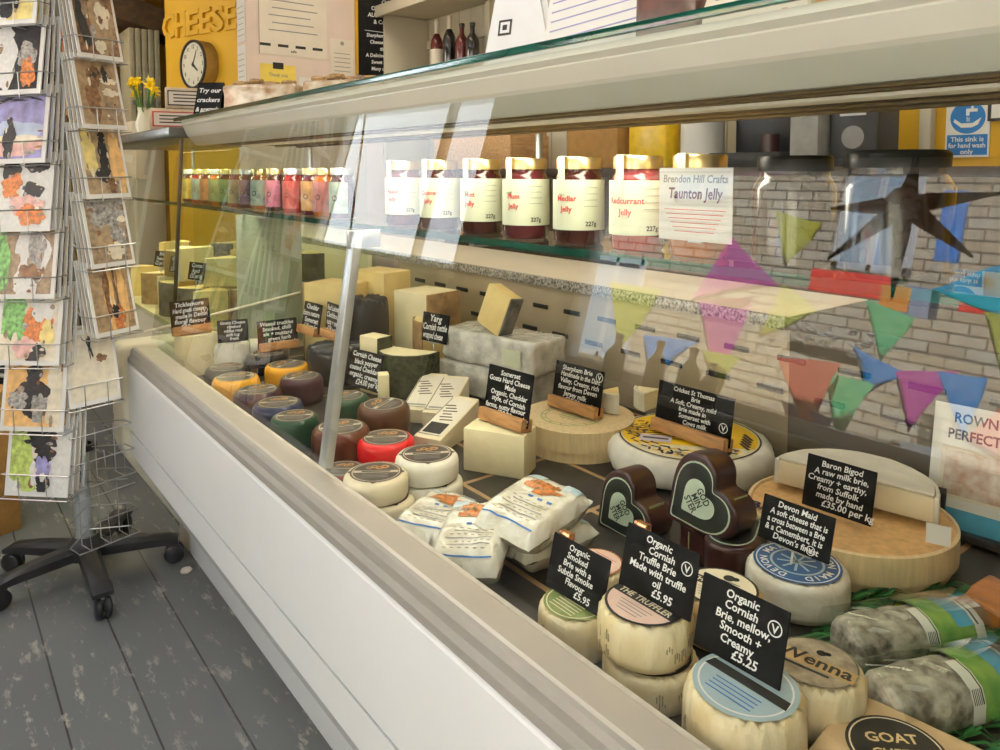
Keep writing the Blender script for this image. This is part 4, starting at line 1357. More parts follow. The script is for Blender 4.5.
def ash_log(label, px, py, p2, L, r, group='ash coated goat logs'):
    c, e = at(px, py, DECK), at(p2[0], p2[1], DECK)
    yaw = math.degrees(math.atan2(e.y - c.y, e.x - c.x))
    t = thing('ash_goat_log', label, 'cheese', (c.x, c.y, DECK + 0.004), (0, 0, yaw), group)
    b = MB()
    sec = [(-r, 0.006), (-r * 0.9, 0.0), (r * 0.9, 0.0), (r, 0.006), (r * 1.0, r * 0.72), (r * 0.86, r * 1.1), (r * 0.5, r * 1.32), (0, r * 1.38), (-r * 0.5, r * 1.32), (-r * 0.86, r * 1.1), (-r, r * 0.72)]
    M = Matrix(((0, 0, 1, -L / 2), (1, 0, 0, 0), (0, 1, 0, 0), (0, 0, 0, 1)))
    N = 14
    rings = []
    vs = []
    for i in range(N + 1):
        u = i / N
        k = min(1.0, (1 - abs(2 * u - 1) ** 8) ** 0.4 + 0.001)
        k = 0.72 + 0.28 * k
        for (a, c2) in sec:
            vs.append((a * k, c2 * (0.8 + 0.2 * k), u * L))
    n = len(sec)
    fs = [[i * n + j, i * n + (j + 1) % n, (i + 1) * n + (j + 1) % n, (i + 1) * n + j] for i in range(N) for j in range(n)]
    fs += [list(range(n))[::-1], [N * n + j for j in range(n)]]
    b._put(vs, fs, ASH, M)
    bmesh.ops.subdivide_edges(b.bm, edges=b.bm.edges[:], cuts=1, use_grid_fill=True)
    b.rough_up(0.0022, 45, px)
    for v in b.bm.verts:
        v.co.z = max(v.co.z, 0.0)
    b.build('rind', t, sharp=80)
    s = MB()
    up = [(x * 1.06, z * 1.05 + 0.001) for x, z in sec[3:]] + [(-r * 1.06, 0.006)]

    def band(m, x0, x1, lo, hi, dz):
        vs, ff = [], []
        P = up[lo:hi]
        for (a, z) in P:
            vs += [(x0, a * (1 + dz), z * (1 + dz)), (x1, a * (1 + dz), z * (1 + dz))]
        for i in range(len(P) - 1):
            ff.append([2 * i, 2 * i + 1, 2 * i + 3, 2 * i + 2])
        s._put(vs, ff, m)
    band(PICT, L * 0.10, L * 0.52, 0, 9, 0)
    band(SKYP, L * 0.30, L * 0.44, 1, 7, 0.01)
    band(PAPER, L * 0.44, L * 0.52, 1, 8, 0.012)
    band(INK, L * 0.46, L * 0.475, 2, 7, 0.02)
    band(PAPER, L * 0.02, L * 0.12, 4, 9, 0.015)
    for k in range(6):
        band(INK, L * (0.03 + 0.014 * k), L * (0.036 + 0.014 * k), 6, 8, 0.024)
    band(INK, L * 0.10, L * 0.11, 0, 8, 0.018)
    s.build('printed_sleeve', t)
    f = MB()
    f._put([(x, a * 1.14, z * 1.10 + 0.001) for x in (-L * 0.53, L * 0.56) for (a, z) in up], [[i, i + 1, i + 10, i + 9] for i in range(8)] if len(up) == 9 else [[i, i + 1, i + 1 + len(up), i + len(up)] for i in range(len(up) - 1)], CLEARF)
    o = f.build('clear_wrap', t)
    sm = o.modifiers.new('film', 'SOLIDIFY'); sm.thickness = 0.0006
    return t


ash_log('ash coated goat log in a printed sleeve, the one nearer the wooden box', 902, 654, (980, 640), 0.160, 0.034)
ash_log('ash coated goat log in a printed sleeve, beside the kraft packet', 940, 712, (1020, 692), 0.160, 0.034)

kp = at(897, 757, DECK + 0.03)
t = thing('kraft_packet', 'square brown kraft paper cheese packet with a round black label', 'cheese packet', (kp.x, kp.y, DECK), (0, 0, 8))
b = MB(); b.box(KRAFT, 0.125, 0.125, 0.034, T(0, 0, 0.018), 0.006, 2)
bmesh.ops.subdivide_edges(b.bm, edges=b.bm.edges[:], cuts=2, use_grid_fill=True); b.rough_up(0.002, 30, 3)
for v in b.bm.verts:
    v.co.z = max(v.co.z, 0)
b.build('paper', t, sharp=70)
q = MB(); M = T(0, 0, 0.0375) @ Rz(-52)
q.disc(INK, 0.044, M); q.disc(IVORY, 0.041, M @ T(0, 0, 0.0003), 40, 0.0395)
q.text(mat('gold_print', (0.72, 0.55, 0.28), 0.4), 'GOAT', 0.017, M @ T(0, 0.008, 0.0004)); q.text(_mats['gold_print'], 'CHEESE', 0.014, M @ T(0, -0.010, 0.0004)); q.rect(_mats['gold_print'], -0.022, -0.02, 0.022, -0.018, M @ T(0, 0, 0.0004))
q.build('label', t)

# ------------------------------------------------------------------ leaflet stand at the right end
lp = at(985, 588, DECK)
t = thing('leaflet', 'white and blue cheese leaflet standing upright against the back of the deck', 'leaflet', (1.270, 0.432, DECK + 0.0125), (-10, 0, -84))
b = MB(); b.box(PAPER, 0.15, 0.004, 0.19, T(0, 0, 0.095)); b.build('booklet', t)
q = MB(); M = T(0, -0.0023, 0) @ Rx(90)
q.rect(SKYP, -0.075, 0.0, 0.075, 0.030, M); q.rect(PAPERC, -0.06, 0.045, 0.06, 0.125, M)
q.rect(mat('food_print_brown', (0.42, 0.22, 0.12), 0.5, col2=(0.75, 0.68, 0.60), scale=50), -0.055, 0.05, 0.055, 0.12, M @ T(0, 0, 0.0002))
q.text(NAVY, 'PERFECTION', 0.022, M @ T(0, 0.137, 0.0002), sx=0.85); q.text(NAVY, "ROWN'S", 0.022, M @ T(-0.01, 0.163, 0.0002), sx=0.85)
q.build('cover_print', t)
b = MB(); b.box(BLACKP, 0.16, 0.05, 0.012, T(0, 0.0, -0.006), 0.003); b.box(BLACKP, 0.012, 0.008, 0.06, T(-0.05, -0.02, 0.03), 0.002); b.box(BLACKP, 0.012, 0.008, 0.06, T(0.05, -0.02, 0.03), 0.002); b.build('easel', t)
ol = at(975, 622, DECK)
t = thing('crisp_packet', 'crumpled orange brown packet at the right end of the deck', 'packet', (ol.x + 0.03, ol.y - 0.02, DECK))
b = MB(); b.box(mat('orange_brown_film', (0.48, 0.17, 0.03), 0.3, var=0.3, scale=24, bump=0.8, bscale=30, coat=0.4), 0.09, 0.07, 0.03, T(0, 0, 0.018), 0.008, 3)
bmesh.ops.subdivide_edges(b.bm, edges=b.bm.edges[:], cuts=3, use_grid_fill=True); b.rough_up(0.008, 26, 2)
for v in b.bm.verts:
    v.co.z = max(v.co.z, 0)
b.build('film', t, sharp=80)

# ------------------------------------------------------------------ chalkboard tags
chalk_tag('chalkboard tag reading organic smoked brie, on the green labelled brie', (0.605, 0.635, 0.634), 0.094, 0.066, -88, 14, ['Organic', 'Smoked', 'Brie with a', 'Subtle Smoke', 'Flavour', '£5.95'], None, 'clip')
chalk_tag('chalkboard tag reading organic Cornish truffle brie, on the stacked truffle bries', (0.625, 0.528, 0.676), 0.099, 0.070, -88, 14, ['Organic', 'Cornish', 'Truffle Brie', 'Made with truffle', 'oil', '£5.95'], (0.37, 0.72), 'clip')
chalk_tag('chalkboard tag reading organic Cornish brie, mellow, smooth and creamy, nearest the viewer', (0.628, 0.425, 0.657), 0.098, 0.073, -88, 14, ['Organic', 'Cornish', 'Brie, mellow,', 'Smooth +', 'Creamy', '£5.25'], (0.37, 0.72), 'spike')
chalk_tag('chalkboard tag reading Devon Maid, on the blue labelled brie', (0.895, 0.522, 0.652), 0.100, 0.058, -88, 16, ['Devon Maid', 'A soft cheese that is', 'a cross between a Brie', '& a Camembert, it is', "Devon's finest"], (0.25, 0.14), 'spike')
chalk_tag('chalkboard tag reading Baron Bigod, in front of the half wheel', (1.070, 0.556, DECK + 0.0565), 0.104, 0.078, -86, 14, ['Baron Bigod', 'A raw milk brie,', 'Creamy + earthy,', 'from Suffolk', 'made by hand', '£35.00 per kg'], None, 'none')
chalk_tag('chalkboard tag reading Cricket St Thomas brie, on the yellow topped wheel', (1.150, 0.885, DECK + 0.0665), 0.172, 0.090, -88, 10, ['Cricket St Thomas', 'Brie', 'A Soft, Creamy, mild', 'brie made in', 'Somerset with', 'Cows milk', '£28.00 per kg'], (0.40, 0.36))
chalk_tag('chalkboard tag reading Sharpham brie, on the round wooden box', (1.080, 1.130, DECK + 0.0720), 0.136, 0.090, -86, 10, ['Sharpham Brie', 'Handmade in the Dart', 'Valley, Creamy, rich', 'flavour from Devon', 'Jersey milk', '£30.00 per kg'], (0.42, 0.84))
chalk_tag('chalkboard tag on the large pale cheddar piece', (0.878, 1.112, DECK + 0.0910), 0.122, 0.100, -84, 10, ['Somerset', 'Goats Hard Cheese', 'Made', 'Organic, Cheddar', 'style, of Cornish', 'farms, nutty flavour', '£28.00 per kg'])
chalk_tag('chalkboard tag leaning on the tall pale yellow finger', (0.862, 1.668, DECK + 0.030), 0.125, 0.092, -80, 12, ['Cornish Cheese', 'black pepper', 'coated Cheddar', 'organic, creamy', '£24.00 per kg'], None, 'none')
chalk_tag('chalkboard tag half hidden behind the herb rinded wheel', (1.055, 1.640, DECK + 0.125), 0.10, 0.075, -80, 10, ['Yarg', 'Cornish nettle', 'wrapped cheese'], None, 'spike')
chalk_tag('chalkboard tag on the pale yellow block at the far end of the deck', (0.598, 2.180, DECK + 0.1230), 0.105, 0.088, -4, 8, ['Ticklemore', 'Hard goats cheese', 'made in Devon', 'floral flavour', '£30 per kg'], (0.36, 0.62), roll=-2)
chalk_tag('small chalkboard tag on the white goat cheese at the far end', (0.690, 2.110, DECK + 0.092), 0.082, 0.062, -12, 10, ['Goats Cheese', 'ripened', 'white rind', 'soft log', 'fresh'], None, 'spike')
chalk_tag('chalkboard tag standing on the second row black truckle', (0.815, 2.095, DECK + 0.062), 0.118, 0.080, -2, 8, ['Waxed truckles', 'Smoked, chilli', 'ale + mustard', 'green herb', '£6.95 each'])
chalk_tag('narrow looking chalkboard tag set edge on before the tall cheddar block', (0.890, 2.045, DECK + 0.105), 0.105, 0.085, -86, 10, ['Cheddar', 'Extra mature', 'Somerset', '£18 per kg'], None, 'block')
chalk_tag('chalkboard tag set edge on next to the metal post', (0.905, 1.925, DECK + 0.112), 0.105, 0.090, -92, 6, ['Red Leicester', 'Clothbound', 'nutty + mellow', '£19 per kg'], None, 'block')

# ------------------------------------------------------------------ jars on the glass shelf
JAMS = [mat('jam_' + n, c, 0.15, var=0.25, scale=18, coat=0.6) for n, c in (('ruby', (0.22, 0.012, 0.012)), ('dark', (0.05, 0.012, 0.010)), ('amber', (0.34, 0.10, 0.02)), ('plum', (0.09, 0.015, 0.02)))]


def jar(label, x, y, z, r, h, jam, lid, lab=None, text=(), strip=True, group='jelly jars on the glass shelf', yaw=-60, half=112, lab_h=(0.17, 0.74), tag_sheet=None, seg=28):
    t = thing('jar', label, 'jar', (x, y, z), (0, 0, yaw), group)
    b = MB()
    b.lathe([(0, 0.0, jam), (r * 0.86, 0.0, jam), (r * 0.96, h * 0.04, jam), (r * 0.96, h * 0.70, jam), (r * 0.84, h * 0.79, jam), (r * 0.80, h * 0.81, jam), (r * 0.80, h * 0.87, jam), (0, h * 0.87, jam)], seg)
    b.build('glass_body', t)
    b = MB()
    b.lathe([(0, h * 0.86, lid), (r * 0.86, h * 0.86, lid), (r * 0.87, h * 0.97, lid), (r * 0.83, h * 0.995, lid), (0, h * 0.995, lid)], seg, fn=lambda rr, zz, a: (rr * (1 + 0.008 * math.sin(24 * a)) if 0.86 * r < rr < 0.9 * r else rr, zz))
    b.build('lid', t)
    if lab:
        q = MB(); R = r * 0.99
        vs, fs = [], []
        n = 14
        for k in range(n + 1):
            a = math.radians(-90 - half + 2 * half * k / n)
            vs += [(R * math.cos(a), R * math.sin(a), h * lab_h[0]), (R * math.cos(a), R * math.sin(a), h * lab_h[1])]
            if k:
                fs.append([2 * k - 2, 2 * k, 2 * k + 1, 2 * k - 1])
        q._put(vs, fs, lab)
        for j, (s, m, size, zz, ang) in enumerate(text):
            me = text_mesh(s, size, 'CENTER')
            pts = []
            for v in me.vertices:
                a = math.radians(-90 + ang) + v.co.x * size / R
                pts.append(((R + 0.0005) * math.cos(a), (R + 0.0005) * math.sin(a), h * zz + v.co.y * size))
            q._put(pts, [list(p.vertices) for p in me.polygons], m)
        q.build('label', t)
    if strip:
        q = MB(); M = Rz(-28)
        q.box(GREENLABEL, 0.013, 0.0012, h * 0.42, M @ T(0, -r * 1.0, h * 0.79)); q.box(GREENLABEL, 0.013, r * 0.9, 0.0012, M @ T(0, -r * 0.55, h * 1.003))
        q.build('seal_strip', t)
    return t


LIDBLACK = mat('black_lid', (0.012, 0.013, 0.012), 0.35, var=0.2, spec=0.25)
DARKJAM = mat('jam_treacle', (0.030, 0.016, 0.010), 0.2, var=0.3, scale=18, coat=0.4)
SZ = 1.0326
jl = [(404, 3, ('Apple', 'Jelly'), 'seventh'), (440, 1, ('Quince', 'Jelly'), 'sixth'), (482, 1, ('Mint', 'Jelly'), 'fifth'), (526, 3, ('Plum', 'Jelly'), 'fourth'), (579, 1, ('Medlar', 'Jelly'), 'third'), (638, 0, ('Redcurrant', 'Jelly'), 'second'), (700, 2, (), 'first')]
for px, j, names, nth in jl:
    p = on(px, 160, 0, 0.862)
    tx = [(names[0], REDINK, 0.0125, 0.50, -16), (names[1], REDINK, 0.0125, 0.38, -16), ('227g', INK, 0.010, 0.22, 40)] + [('-----------', GREYINK, 0.007, 0.64 - 0.07 * k, 40) for k in range(4)] if names else []
    jar(('gold lidded jelly jar behind the white jelly card' if nth == 'first' else 'gold lidded jelly jar with a pale green label, %s from the black lidded jars' % nth), 0.862, p.y, SZ, 0.043, 0.142, JAMS[j], GOLD, GREENLABEL if names else None, tx, yaw=-55 - (px - 500) * 0.02)
# card clipped in front of the nearest gold lidded jar
c0, c1 = on(660, 238, 0, 0.795), on(733, 238, 0, 0.795)
ct = on(660, 168, 0, 0.795)
wd, hh = abs(c0.y - c1.y), ct.z - c0.z
tcard = thing('product_card', 'white card reading Taunton Jelly in front of a gold lidded jar', 'card', (0.793, (c0.y + c1.y) / 2, c0.z), (0, 0, -90))
MB().box(PAPER, wd, 0.001, hh, T(0, 0, hh / 2)).build('card', tcard)
q = MB(); F = T(0, -0.0009, 0) @ Rx(90)
fit_text(q, GREYINK, 'Brendon Hill Crafts', 0.014, F @ T(0, hh * 0.80, 0), wd * 0.88)
q.rect(GREYINK, -wd * 0.48, hh * 0.94, wd * 0.48, hh * 0.945, F)
fit_text(q, mat('plum_ink', (0.16, 0.03, 0.06), 0.6), 'Taunton Jelly', 0.020, F @ T(0, hh * 0.58, 0), wd * 0.74)
for k in range(6):
    q.rect(REDINK, -wd * (0.42 - 0.03 * k), hh * (0.42 - 0.06 * k), wd * (0.42 - 0.03 * k), hh * (0.43 - 0.06 * k), F)
q.build('print', tcard)
b = MB(); b.box(ALU, 0.02, 0.006, 0.016, T(0, 0.0036, 0.006)); b.build('clip', tcard)
p = on(795, 158, 0, 0.87)
jar('large black lidded jar beside the jelly card', 0.87, p.y, SZ, 0.052, 0.138, DARKJAM, LIDBLACK, None, strip=False, group='black lidded jars')
p = on(897, 158, 0, 0.87)
jar('largest black lidded jar at the right end of the jar shelf', 0.87, p.y, SZ, 0.062, 0.142, DARKJAM, LIDBLACK, None, strip=False, group='black lidded jars')

small = [(342, 'pale green', (0.50, 0.64, 0.48)), (325, 'dusty red', (0.68, 0.20, 0.18)), (313, 'orange', (0.86, 0.45, 0.10)), (294, 'scarlet', (0.84, 0.10, 0.07)), (276, 'pink', (0.82, 0.20, 0.34)), (261, 'white and teal', (0.62, 0.72, 0.64)), (249, 'lilac', (0.45, 0.25, 0.42)), (238, 'cream', (0.74, 0.66, 0.42)), (228, 'grass green', (0.30, 0.46, 0.18)), (218, 'olive', (0.42, 0.46, 0.20)), (209, 'rust', (0.60, 0.22, 0.08)), (200, 'grey blue', (0.36, 0.44, 0.50)), (191, 'mustard', (0.70, 0.50, 0.06))]
for k, (px, cn, c) in enumerate(small):
    p = on(px, 170, 0, 0.862)
    jar('small chutney jar with a %s label' % cn, 0.862, p.y, SZ, 0.034, 0.128, JAMS[(k + 1) % 4], GOLD if k % 3 else ALU, mat('chutney_label_' + cn.replace(' ', '_'), tuple(0.45 * e + 0.03 for e in c), 0.5, var=0.25, scale=40), [('O', BROWNINK, 0.022, 0.34, 0)], strip=False, group='small chutney jars on the glass shelf', yaw=-62, half=60, lab_h=(0.10, 0.72), seg=20)

# ------------------------------------------------------------------ on the counter's glass top
TOP = 1.3064
t = thing('card_reader_stand', 'white till stand with a square black logo on the glass top', 'till stand', (0.84, 0.985, TOP), (0, 0, -74))
b = MB()
v = [(-0.075, -0.06, 0), (0.085, -0.06, 0), (0.085, 0.09, 0), (-0.075, 0.09, 0), (-0.06, -0.03, 0.165), (0.03, -0.03, 0.172), (0.03, 0.05, 0.172), (-0.06, 0.05, 0.165)]
tm = bmesh.new(); vv = [tm.verts.new(q) for q in v]
for f in ((3, 2, 1, 0), (4, 5, 6, 7), (0, 1, 5, 4), (1, 2, 6, 5), (2, 3, 7, 6), (3, 0, 4, 7)):
    tm.faces.new([vv[k] for k in f])
bmesh.ops.bevel(tm, geom=tm.edges[:], offset=0.008, segments=3, affect='EDGES')
b._merge(tm, mat('white_plastic', (0.86, 0.86, 0.87), 0.3, var=0.02), I4)
b.build('body', t)
q = MB(); M = T(-0.028, -0.0452, 0.085) @ Rx(90 - 10.3)
for s, m, dz in ((0.0135, INK, 0.0), (0.0095, _mats['white_plastic'], 0.0004), (0.0045, INK, 0.0008)):
    q.prism(m, [(-s, -s), (s, -s), (s, s), (-s, s)], 0.0004, M @ T(0, 0, dz))
q.build('logo', t)
b = MB(); b.box(INK, 0.014, 0.004, 0.006, T(0.06, -0.0605, 0.02), 0.001); b.build('slot', t)


def sheet_thing(name, label, cat, loc, rot, w, h, m, lines=(), d=0.0012, ink=None, extra=None):
    t = thing(name, label, cat, loc, rot)
    MB().box(m, w, d, h, T(0, 0, h / 2)).build('paper', t)
    q = MB(); F = T(0, -d / 2 - 0.0005, 0) @ Rx(90)
    for k, s in enumerate(lines):
        sz = s[1]
        fit_text(q, s[3] if len(s) > 3 else (ink or GREYINK), s[0], sz, F @ T(0, s[2], 0), w * 0.9, shear=0)
    if extra:
        extra(q, F)
    q.build('print', t)
    return t


def rules(ys, x0, x1, m, th=0.003):
    def f(q, F):
        for k, y in enumerate(ys):
            q.rect(m, x0, y, x1 * (1 - 0.12 * (k % 3)), y + th, F)
    return f


sheet_thing('leaflet', 'white printed leaflet leaning beside the till stand', 'leaflet', (0.80, 0.800, TOP + 0.012), (-24, -8, -72), 0.185, 0.21, PAPER, extra=rules([0.05 + 0.018 * k for k in range(6)], -0.085, 0.085, mat('lilac_ink', (0.35, 0.33, 0.55), 0.6)))
t = thing('chocolate_bag', 'dark brown bag with crumpled clear top on the glass top', 'bag', (0.80, 0.655, TOP), (0, 0, -70))
b = MB(); b.box(mat('chocolate_brown', (0.075, 0.022, 0.012), 0.35, var=0.4, scale=30, coat=0.4), 0.09, 0.05, 0.15, T(0, 0, 0.076), 0.012, 3); bmesh.ops.subdivide_edges(b.bm, edges=b.bm.edges[:], cuts=2, use_grid_fill=True); b.rough_up(0.004, 30, 1)
for v in b.bm.verts:
    v.co.z = max(v.co.z, 0)
b.build('filled_bag', t, sharp=80)
b = MB(); b.box(CLEARISH, 0.06, 0.012, 0.12, T(0.072, 0, 0.075) @ Ry(24), 0.004, 2); bmesh.ops.subdivide_edges(b.bm, edges=b.bm.edges[:], cuts=3, use_grid_fill=True); b.rough_up(0.007, 40, 6)
for v in b.bm.verts:
    v.co.z = max(v.co.z, 0.001)
b.build('film', t, sharp=80)
sheet_thing('flyer', 'cream flyer with red roundels on the glass top', 'flyer', (0.79, 0.530, TOP + 0.006), (-30, -8, -76), 0.13, 0.12, PAPERC, extra=lambda q, F: [q.disc(REDINK, 0.008, F @ T(-0.05 + 0.022 * k, 0.02 + 0.03 * (k % 2), 0), 12) for k in range(5)] + [q.rect(GREYINK, -0.05, 0.07, 0.05, 0.074, F)])


def cracker_pack(label, x, y, yaw):
    t = thing('pretzel_packet', label, 'packet', (x, y, TOP), (0, 0, yaw), 'pretzel packets on the glass top')
    b = MB(); b.box(mat('pretzel_bag', (0.74, 0.64, 0.48), 0.25, col2=(0.34, 0.18, 0.07), scale=26, bump=0.8, bscale=30, coat=0.6), 0.22, 0.12, 0.085, T(0, 0, 0.044), 0.014, 3); bmesh.ops.subdivide_edges(b.bm, edges=b.bm.edges[:], cuts=2, use_grid_fill=True); b.rough_up(0.005, 26, x * 9)
    for v in b.bm.verts:
        v.co.z = max(v.co.z, 0)
    b.build('bag', t, sharp=80)
    q = MB()
    for k in range(7):
        q.tube(RINDB, [(0.018 * math.cos(a * 0.8) + (-0.075 + 0.025 * k), -0.02 + 0.03 * (k % 2) + 0.012 * math.sin(a * 0.8), 0.094 + 0.006 * math.sin(k)) for a in range(8)], 0.006, 6)
    q.build('pretzels', t)


cracker_pack('clear packet of brown pretzels on the glass top behind the black tent card', 0.80, 2.10, -50)
cracker_pack('clear packet of brown pretzels on the glass top nearer the yellow note', 0.93, 1.86, -50)
t = thing('tent_card', 'small black folded tent card with white writing on the glass top', 'tent card', (0.685, 2.235, TOP + 0.001), (0, 0, -40))
b = MB()
b.box(BLACK, 0.075, 0.002, 0.105, T(0, -0.022, 0.051) @ Rx(-22)); b.box(BLACK, 0.075, 0.002, 0.105, T(0, 0.0195, 0.051) @ Rx(22)); b.build('card', t)
q = MB(); M = T(0, -0.022, 0.051) @ Rx(-22) @ T(0, -0.0016, 0) @ Rx(90)
for k, s in enumerate(('Try our', 'crackers', '& pretzels')):
    fit_text(q, CHALK, s, 0.020, M @ T(0, 0.02 - 0.03 * k, 0), 0.066)
q.build('writing', t)
tag(MB().box(PAPER, 0.12, 0.16, 0.010, T(0, 0, 0.0055), 0.002).build('price_list', loc=(0.70, 2.08, TOP), rot=(0, 0, 8)), 'white price list lying flat on the far end of the glass top', 'price list')

# ------------------------------------------------------------------ on and in the far counter
FT = 1.2905
for k, (y, z, w_, lab) in enumerate(((2.70, FT, 0.15, 'lower of two cream tea boxes stacked on the far counter'), (2.69, FT + 0.0705, 0.125, 'upper of two cream tea boxes stacked on the far counter'))):
    t = thing('tea_box', lab, 'box', (0.70 if k == 0 else 0.735, y, z), (0, 0, -14), 'stacked tea boxes')
    MB().box(mat('tea_box_card', (0.64, 0.50, 0.34), 0.6, var=0.15), w_, 0.10, 0.070, T(0, 0, 0.035), 0.004).build('box', t)
    q = MB(); F = T(0, -0.0506, 0) @ Rx(90)
    q.rect(REDINK if k == 0 else BROWNINK, -w_ * 0.44, 0.01, w_ * 0.44, 0.06, F); q.rect(PAPERC, -w_ * 0.41, 0.014, w_ * 0.41, 0.056, F @ T(0, 0, 0.0003))
    for j in range(3):
        q.rect(BROWNINK, -w_ * 0.3, 0.022 + 0.011 * j, w_ * 0.3, 0.026 + 0.011 * j, F @ T(0, 0, 0.0006))
    q.build('label', t)
t = thing('daffodil_vase', 'small vase of bright yellow daffodils on the far counter', 'flowers in vase', (0.69, 3.06, FT))
b = MB(); b.lathe([(0, 0, CAP), (0.028, 0, CAP), (0.034, 0.04, CAP), (0.022, 0.085, CAP), (0.027, 0.10, CAP), (0.020, 0.10, CAP), (0, 0.02, CAP)], 18); b.build('vase', t)
DAFF = mat('daffodil_petal', (0.92, 0.66, 0.01), 0.5, var=0.1)
STEM = mat('stem_green', (0.08, 0.22, 0.04), 0.6)
rnd = random.Random(11)
b = MB()
for k in range(11):
    a = k * 2.4; rr = 0.02 + 0.055 * ((k % 4) / 3)
    c = Vector((rr * math.cos(a), rr * math.sin(a), 0.15 + 0.05 * rnd.random()))
    b2 = MB()
    M = Matrix.Translation(c) @ Rz(math.degrees(a)) @ Ry(rnd.uniform(20, 75))
    for j in range(6):
        b2.sheet(DAFF, [(0, 0), (0.012, -0.008), (0.028, 0), (0.012, 0.008)], M @ Rz(60 * j) @ Ry(-12))
    b2.lathe([(0.006, 0, DAFF), (0.008, 0.012, DAFF), (0.012, 0.018, DAFF)], 10, M)
    b2.build('daffodil', t)
    b.tube(STEM, [(0, 0, 0.06), (c.x * 0.6, c.y * 0.6, 0.11), tuple(c)], 0.0025, 5)
b.build('stems', t)
rnd = random.Random(21)
kinds = [(CHED, RINDB, 'golden wedge'), (PALECH, RINDW, 'pale wedge'), (CHED, RINDG, 'golden wedge with grey rind'), (PALECH, RINDB, 'pale wedge with brown rind'), (CHED, RINDG, 'deep golden wedge with grey rind')]
k = 0
for row, (x, zs) in enumerate(((0.745, 0.0), (0.885, 0.0), (1.04, 0.0), (0.80, 0.1215), (0.95, 0.1215), (1.10, 0.1215))):
    for y in (2.53, 2.68, 2.83, 2.99, 3.16, 3.34) if row < 3 else (2.60, 2.78, 2.97, 3.18):
        pa, ri, nm = kinds[(k * 2 + row) % 5]
        lab = '%s in far counter, %s, %s' % (nm, ('front row', 'middle row', 'back row', 'upon front row', 'upon middle row', 'upon back row')[row], ('nearest glass end', 'second from glass end', 'third from glass end', 'fourth from glass end', 'fifth from glass end', 'farthest from glass end')[(2.53, 2.68, 2.83, 2.99, 3.16, 3.34).index(y) if row < 3 else (2.60, 2.78, 2.97, 3.18).index(y)])
        fl_ = (k + row) % 3 == 0
        wedge(lab, (x - 0.045 if fl_ else x + 0.045, y, 0.6405 + zs), 0.105 + rnd.uniform(0, 0.012), rnd.uniform(48, 66), 0.12 - rnd.uniform(0, 0.012 if row < 3 else 0.05) if row >= 3 else 0.12, (rnd.uniform(-25, 25) if (k + row) % 3 == 0 else rnd.uniform(150, 235)), pa, ri, group='cheese wedges in the far counter')
        k += 1
for j, (y, l) in enumerate(((2.62, ['Comte', 'Aged', '£32 per kg']), (2.86, ['Gruyere', 'Swiss', '£30 per kg']), (3.08, ['Brie', 'French', '£22 per kg']))):
    chalk_tag('small chalkboard tag among the far counter wedges, ' + ('nearest its glass end', 'middle of three', 'farthest from glass end')[j], (0.735, y, 0.785), 0.085, 0.06, -70, 10, l, None, 'spike', group='far counter price tags')

# ------------------------------------------------------------------ wall behind: papers, chalkboard, letters, clock
WY = 3.9985


def wall_paper(name, label, cat, pa, pb, m, lines=(), extra=None, d=0.002):
    a, c = on(pa[0], pa[1], 1, WY), on(pb[0], pb[1], 1, WY)
    return sheet_thing(name, label, cat, ((a.x + c.x) / 2, WY - d / 2, min(a.z, c.z)), (0, 0, 0), abs(c.x - a.x), abs(a.z - c.z), m, lines, d, extra=extra)


wall_paper('certificate', 'large pink toned printed certificate pinned on the pale wall', 'certificate', (257, -22), (327, 60), PAPERC, [('Certificate', 0.03, 0.36), ('safe', 0.022, 0.02, INK), ],
           lambda q, F: [q.rect(GREYINK, -0.14 + 0.02 * (k % 2), 0.13 + 0.04 * k, 0.14 - 0.02 * (k % 3), 0.136 + 0.04 * k, F) for k in range(5)] + [q.rect(INK, -0.19 + 0.1 * k, 0.045, -0.13 + 0.1 * k, 0.06, F) for k in range(4)] + [q.rect(TANINK, -0.195, 0.0, -0.19, 0.45, F)])
wall_paper('notice', 'small yellow note pinned under the certificate', 'notice', (260, 63), (296, 88), YPAPER, [('Thank you', 0.025, 0.055)], lambda q, F: q.rect(INK, -0.03, 0.095, 0.03, 0.13, F))
wall_paper('notice', 'white paper reading Charcuterie low on the pale wall', 'notice', (299, 77), (352, 104), PAPER, [('Charcuterie', 0.032, 0.10)])
wall_paper('notice', 'small white sheet next to the chalkboard', 'notice', (330, 38), (354, 78), PAPERC, extra=lambda q, F: [q.rect(GREYINK, -0.05, 0.03 + 0.025 * k, 0.05, 0.034 + 0.025 * k, F) for k in range(5)] + [q.disc(GREYINK, 0.012, F @ T(0, 0.19, 0), 14)])
a, c = on(357, -8, 1, 3.985), on(420, 80, 1, 3.985)
t = thing('chalkboard', 'large black chalkboard listing the cheese of the month', 'chalkboard', ((a.x + c.x) / 2, 3.984, c.z), (0, 0, 0))
w_, h_ = c.x - a.x, a.z - c.z
MB().box(BLACK, w_, 0.014, h_, T(0, 0, h_ / 2), 0.003).build('board', t)
q = MB(); F = T(0, -0.0078, 0) @ Rx(90)
ls = ['CHEESE', 'OF THE MONTH', 'AUGUST   Sharpham', '& Cornish Chilli', '', 'Sharpham have taken their', 'Cheese favourites with', 'this Cheese', 'A Delicious Smoky chipotle', 'Sweet + chewy outer', 'Many chillies & ginger']
for k, s in enumerate(ls):
    if s:
        fit_text(q, CHALK, s, h_ * (0.072 if k < 5 else 0.062), F @ T(0, h_ * (0.90 - 0.082 * k), 0) @ Rz(3), w_ * 0.92)
q.rect(CHALK, -w_ * 0.4, h_ * 0.545, w_ * 0.4, h_ * 0.551, F)
q.build('writing', t)
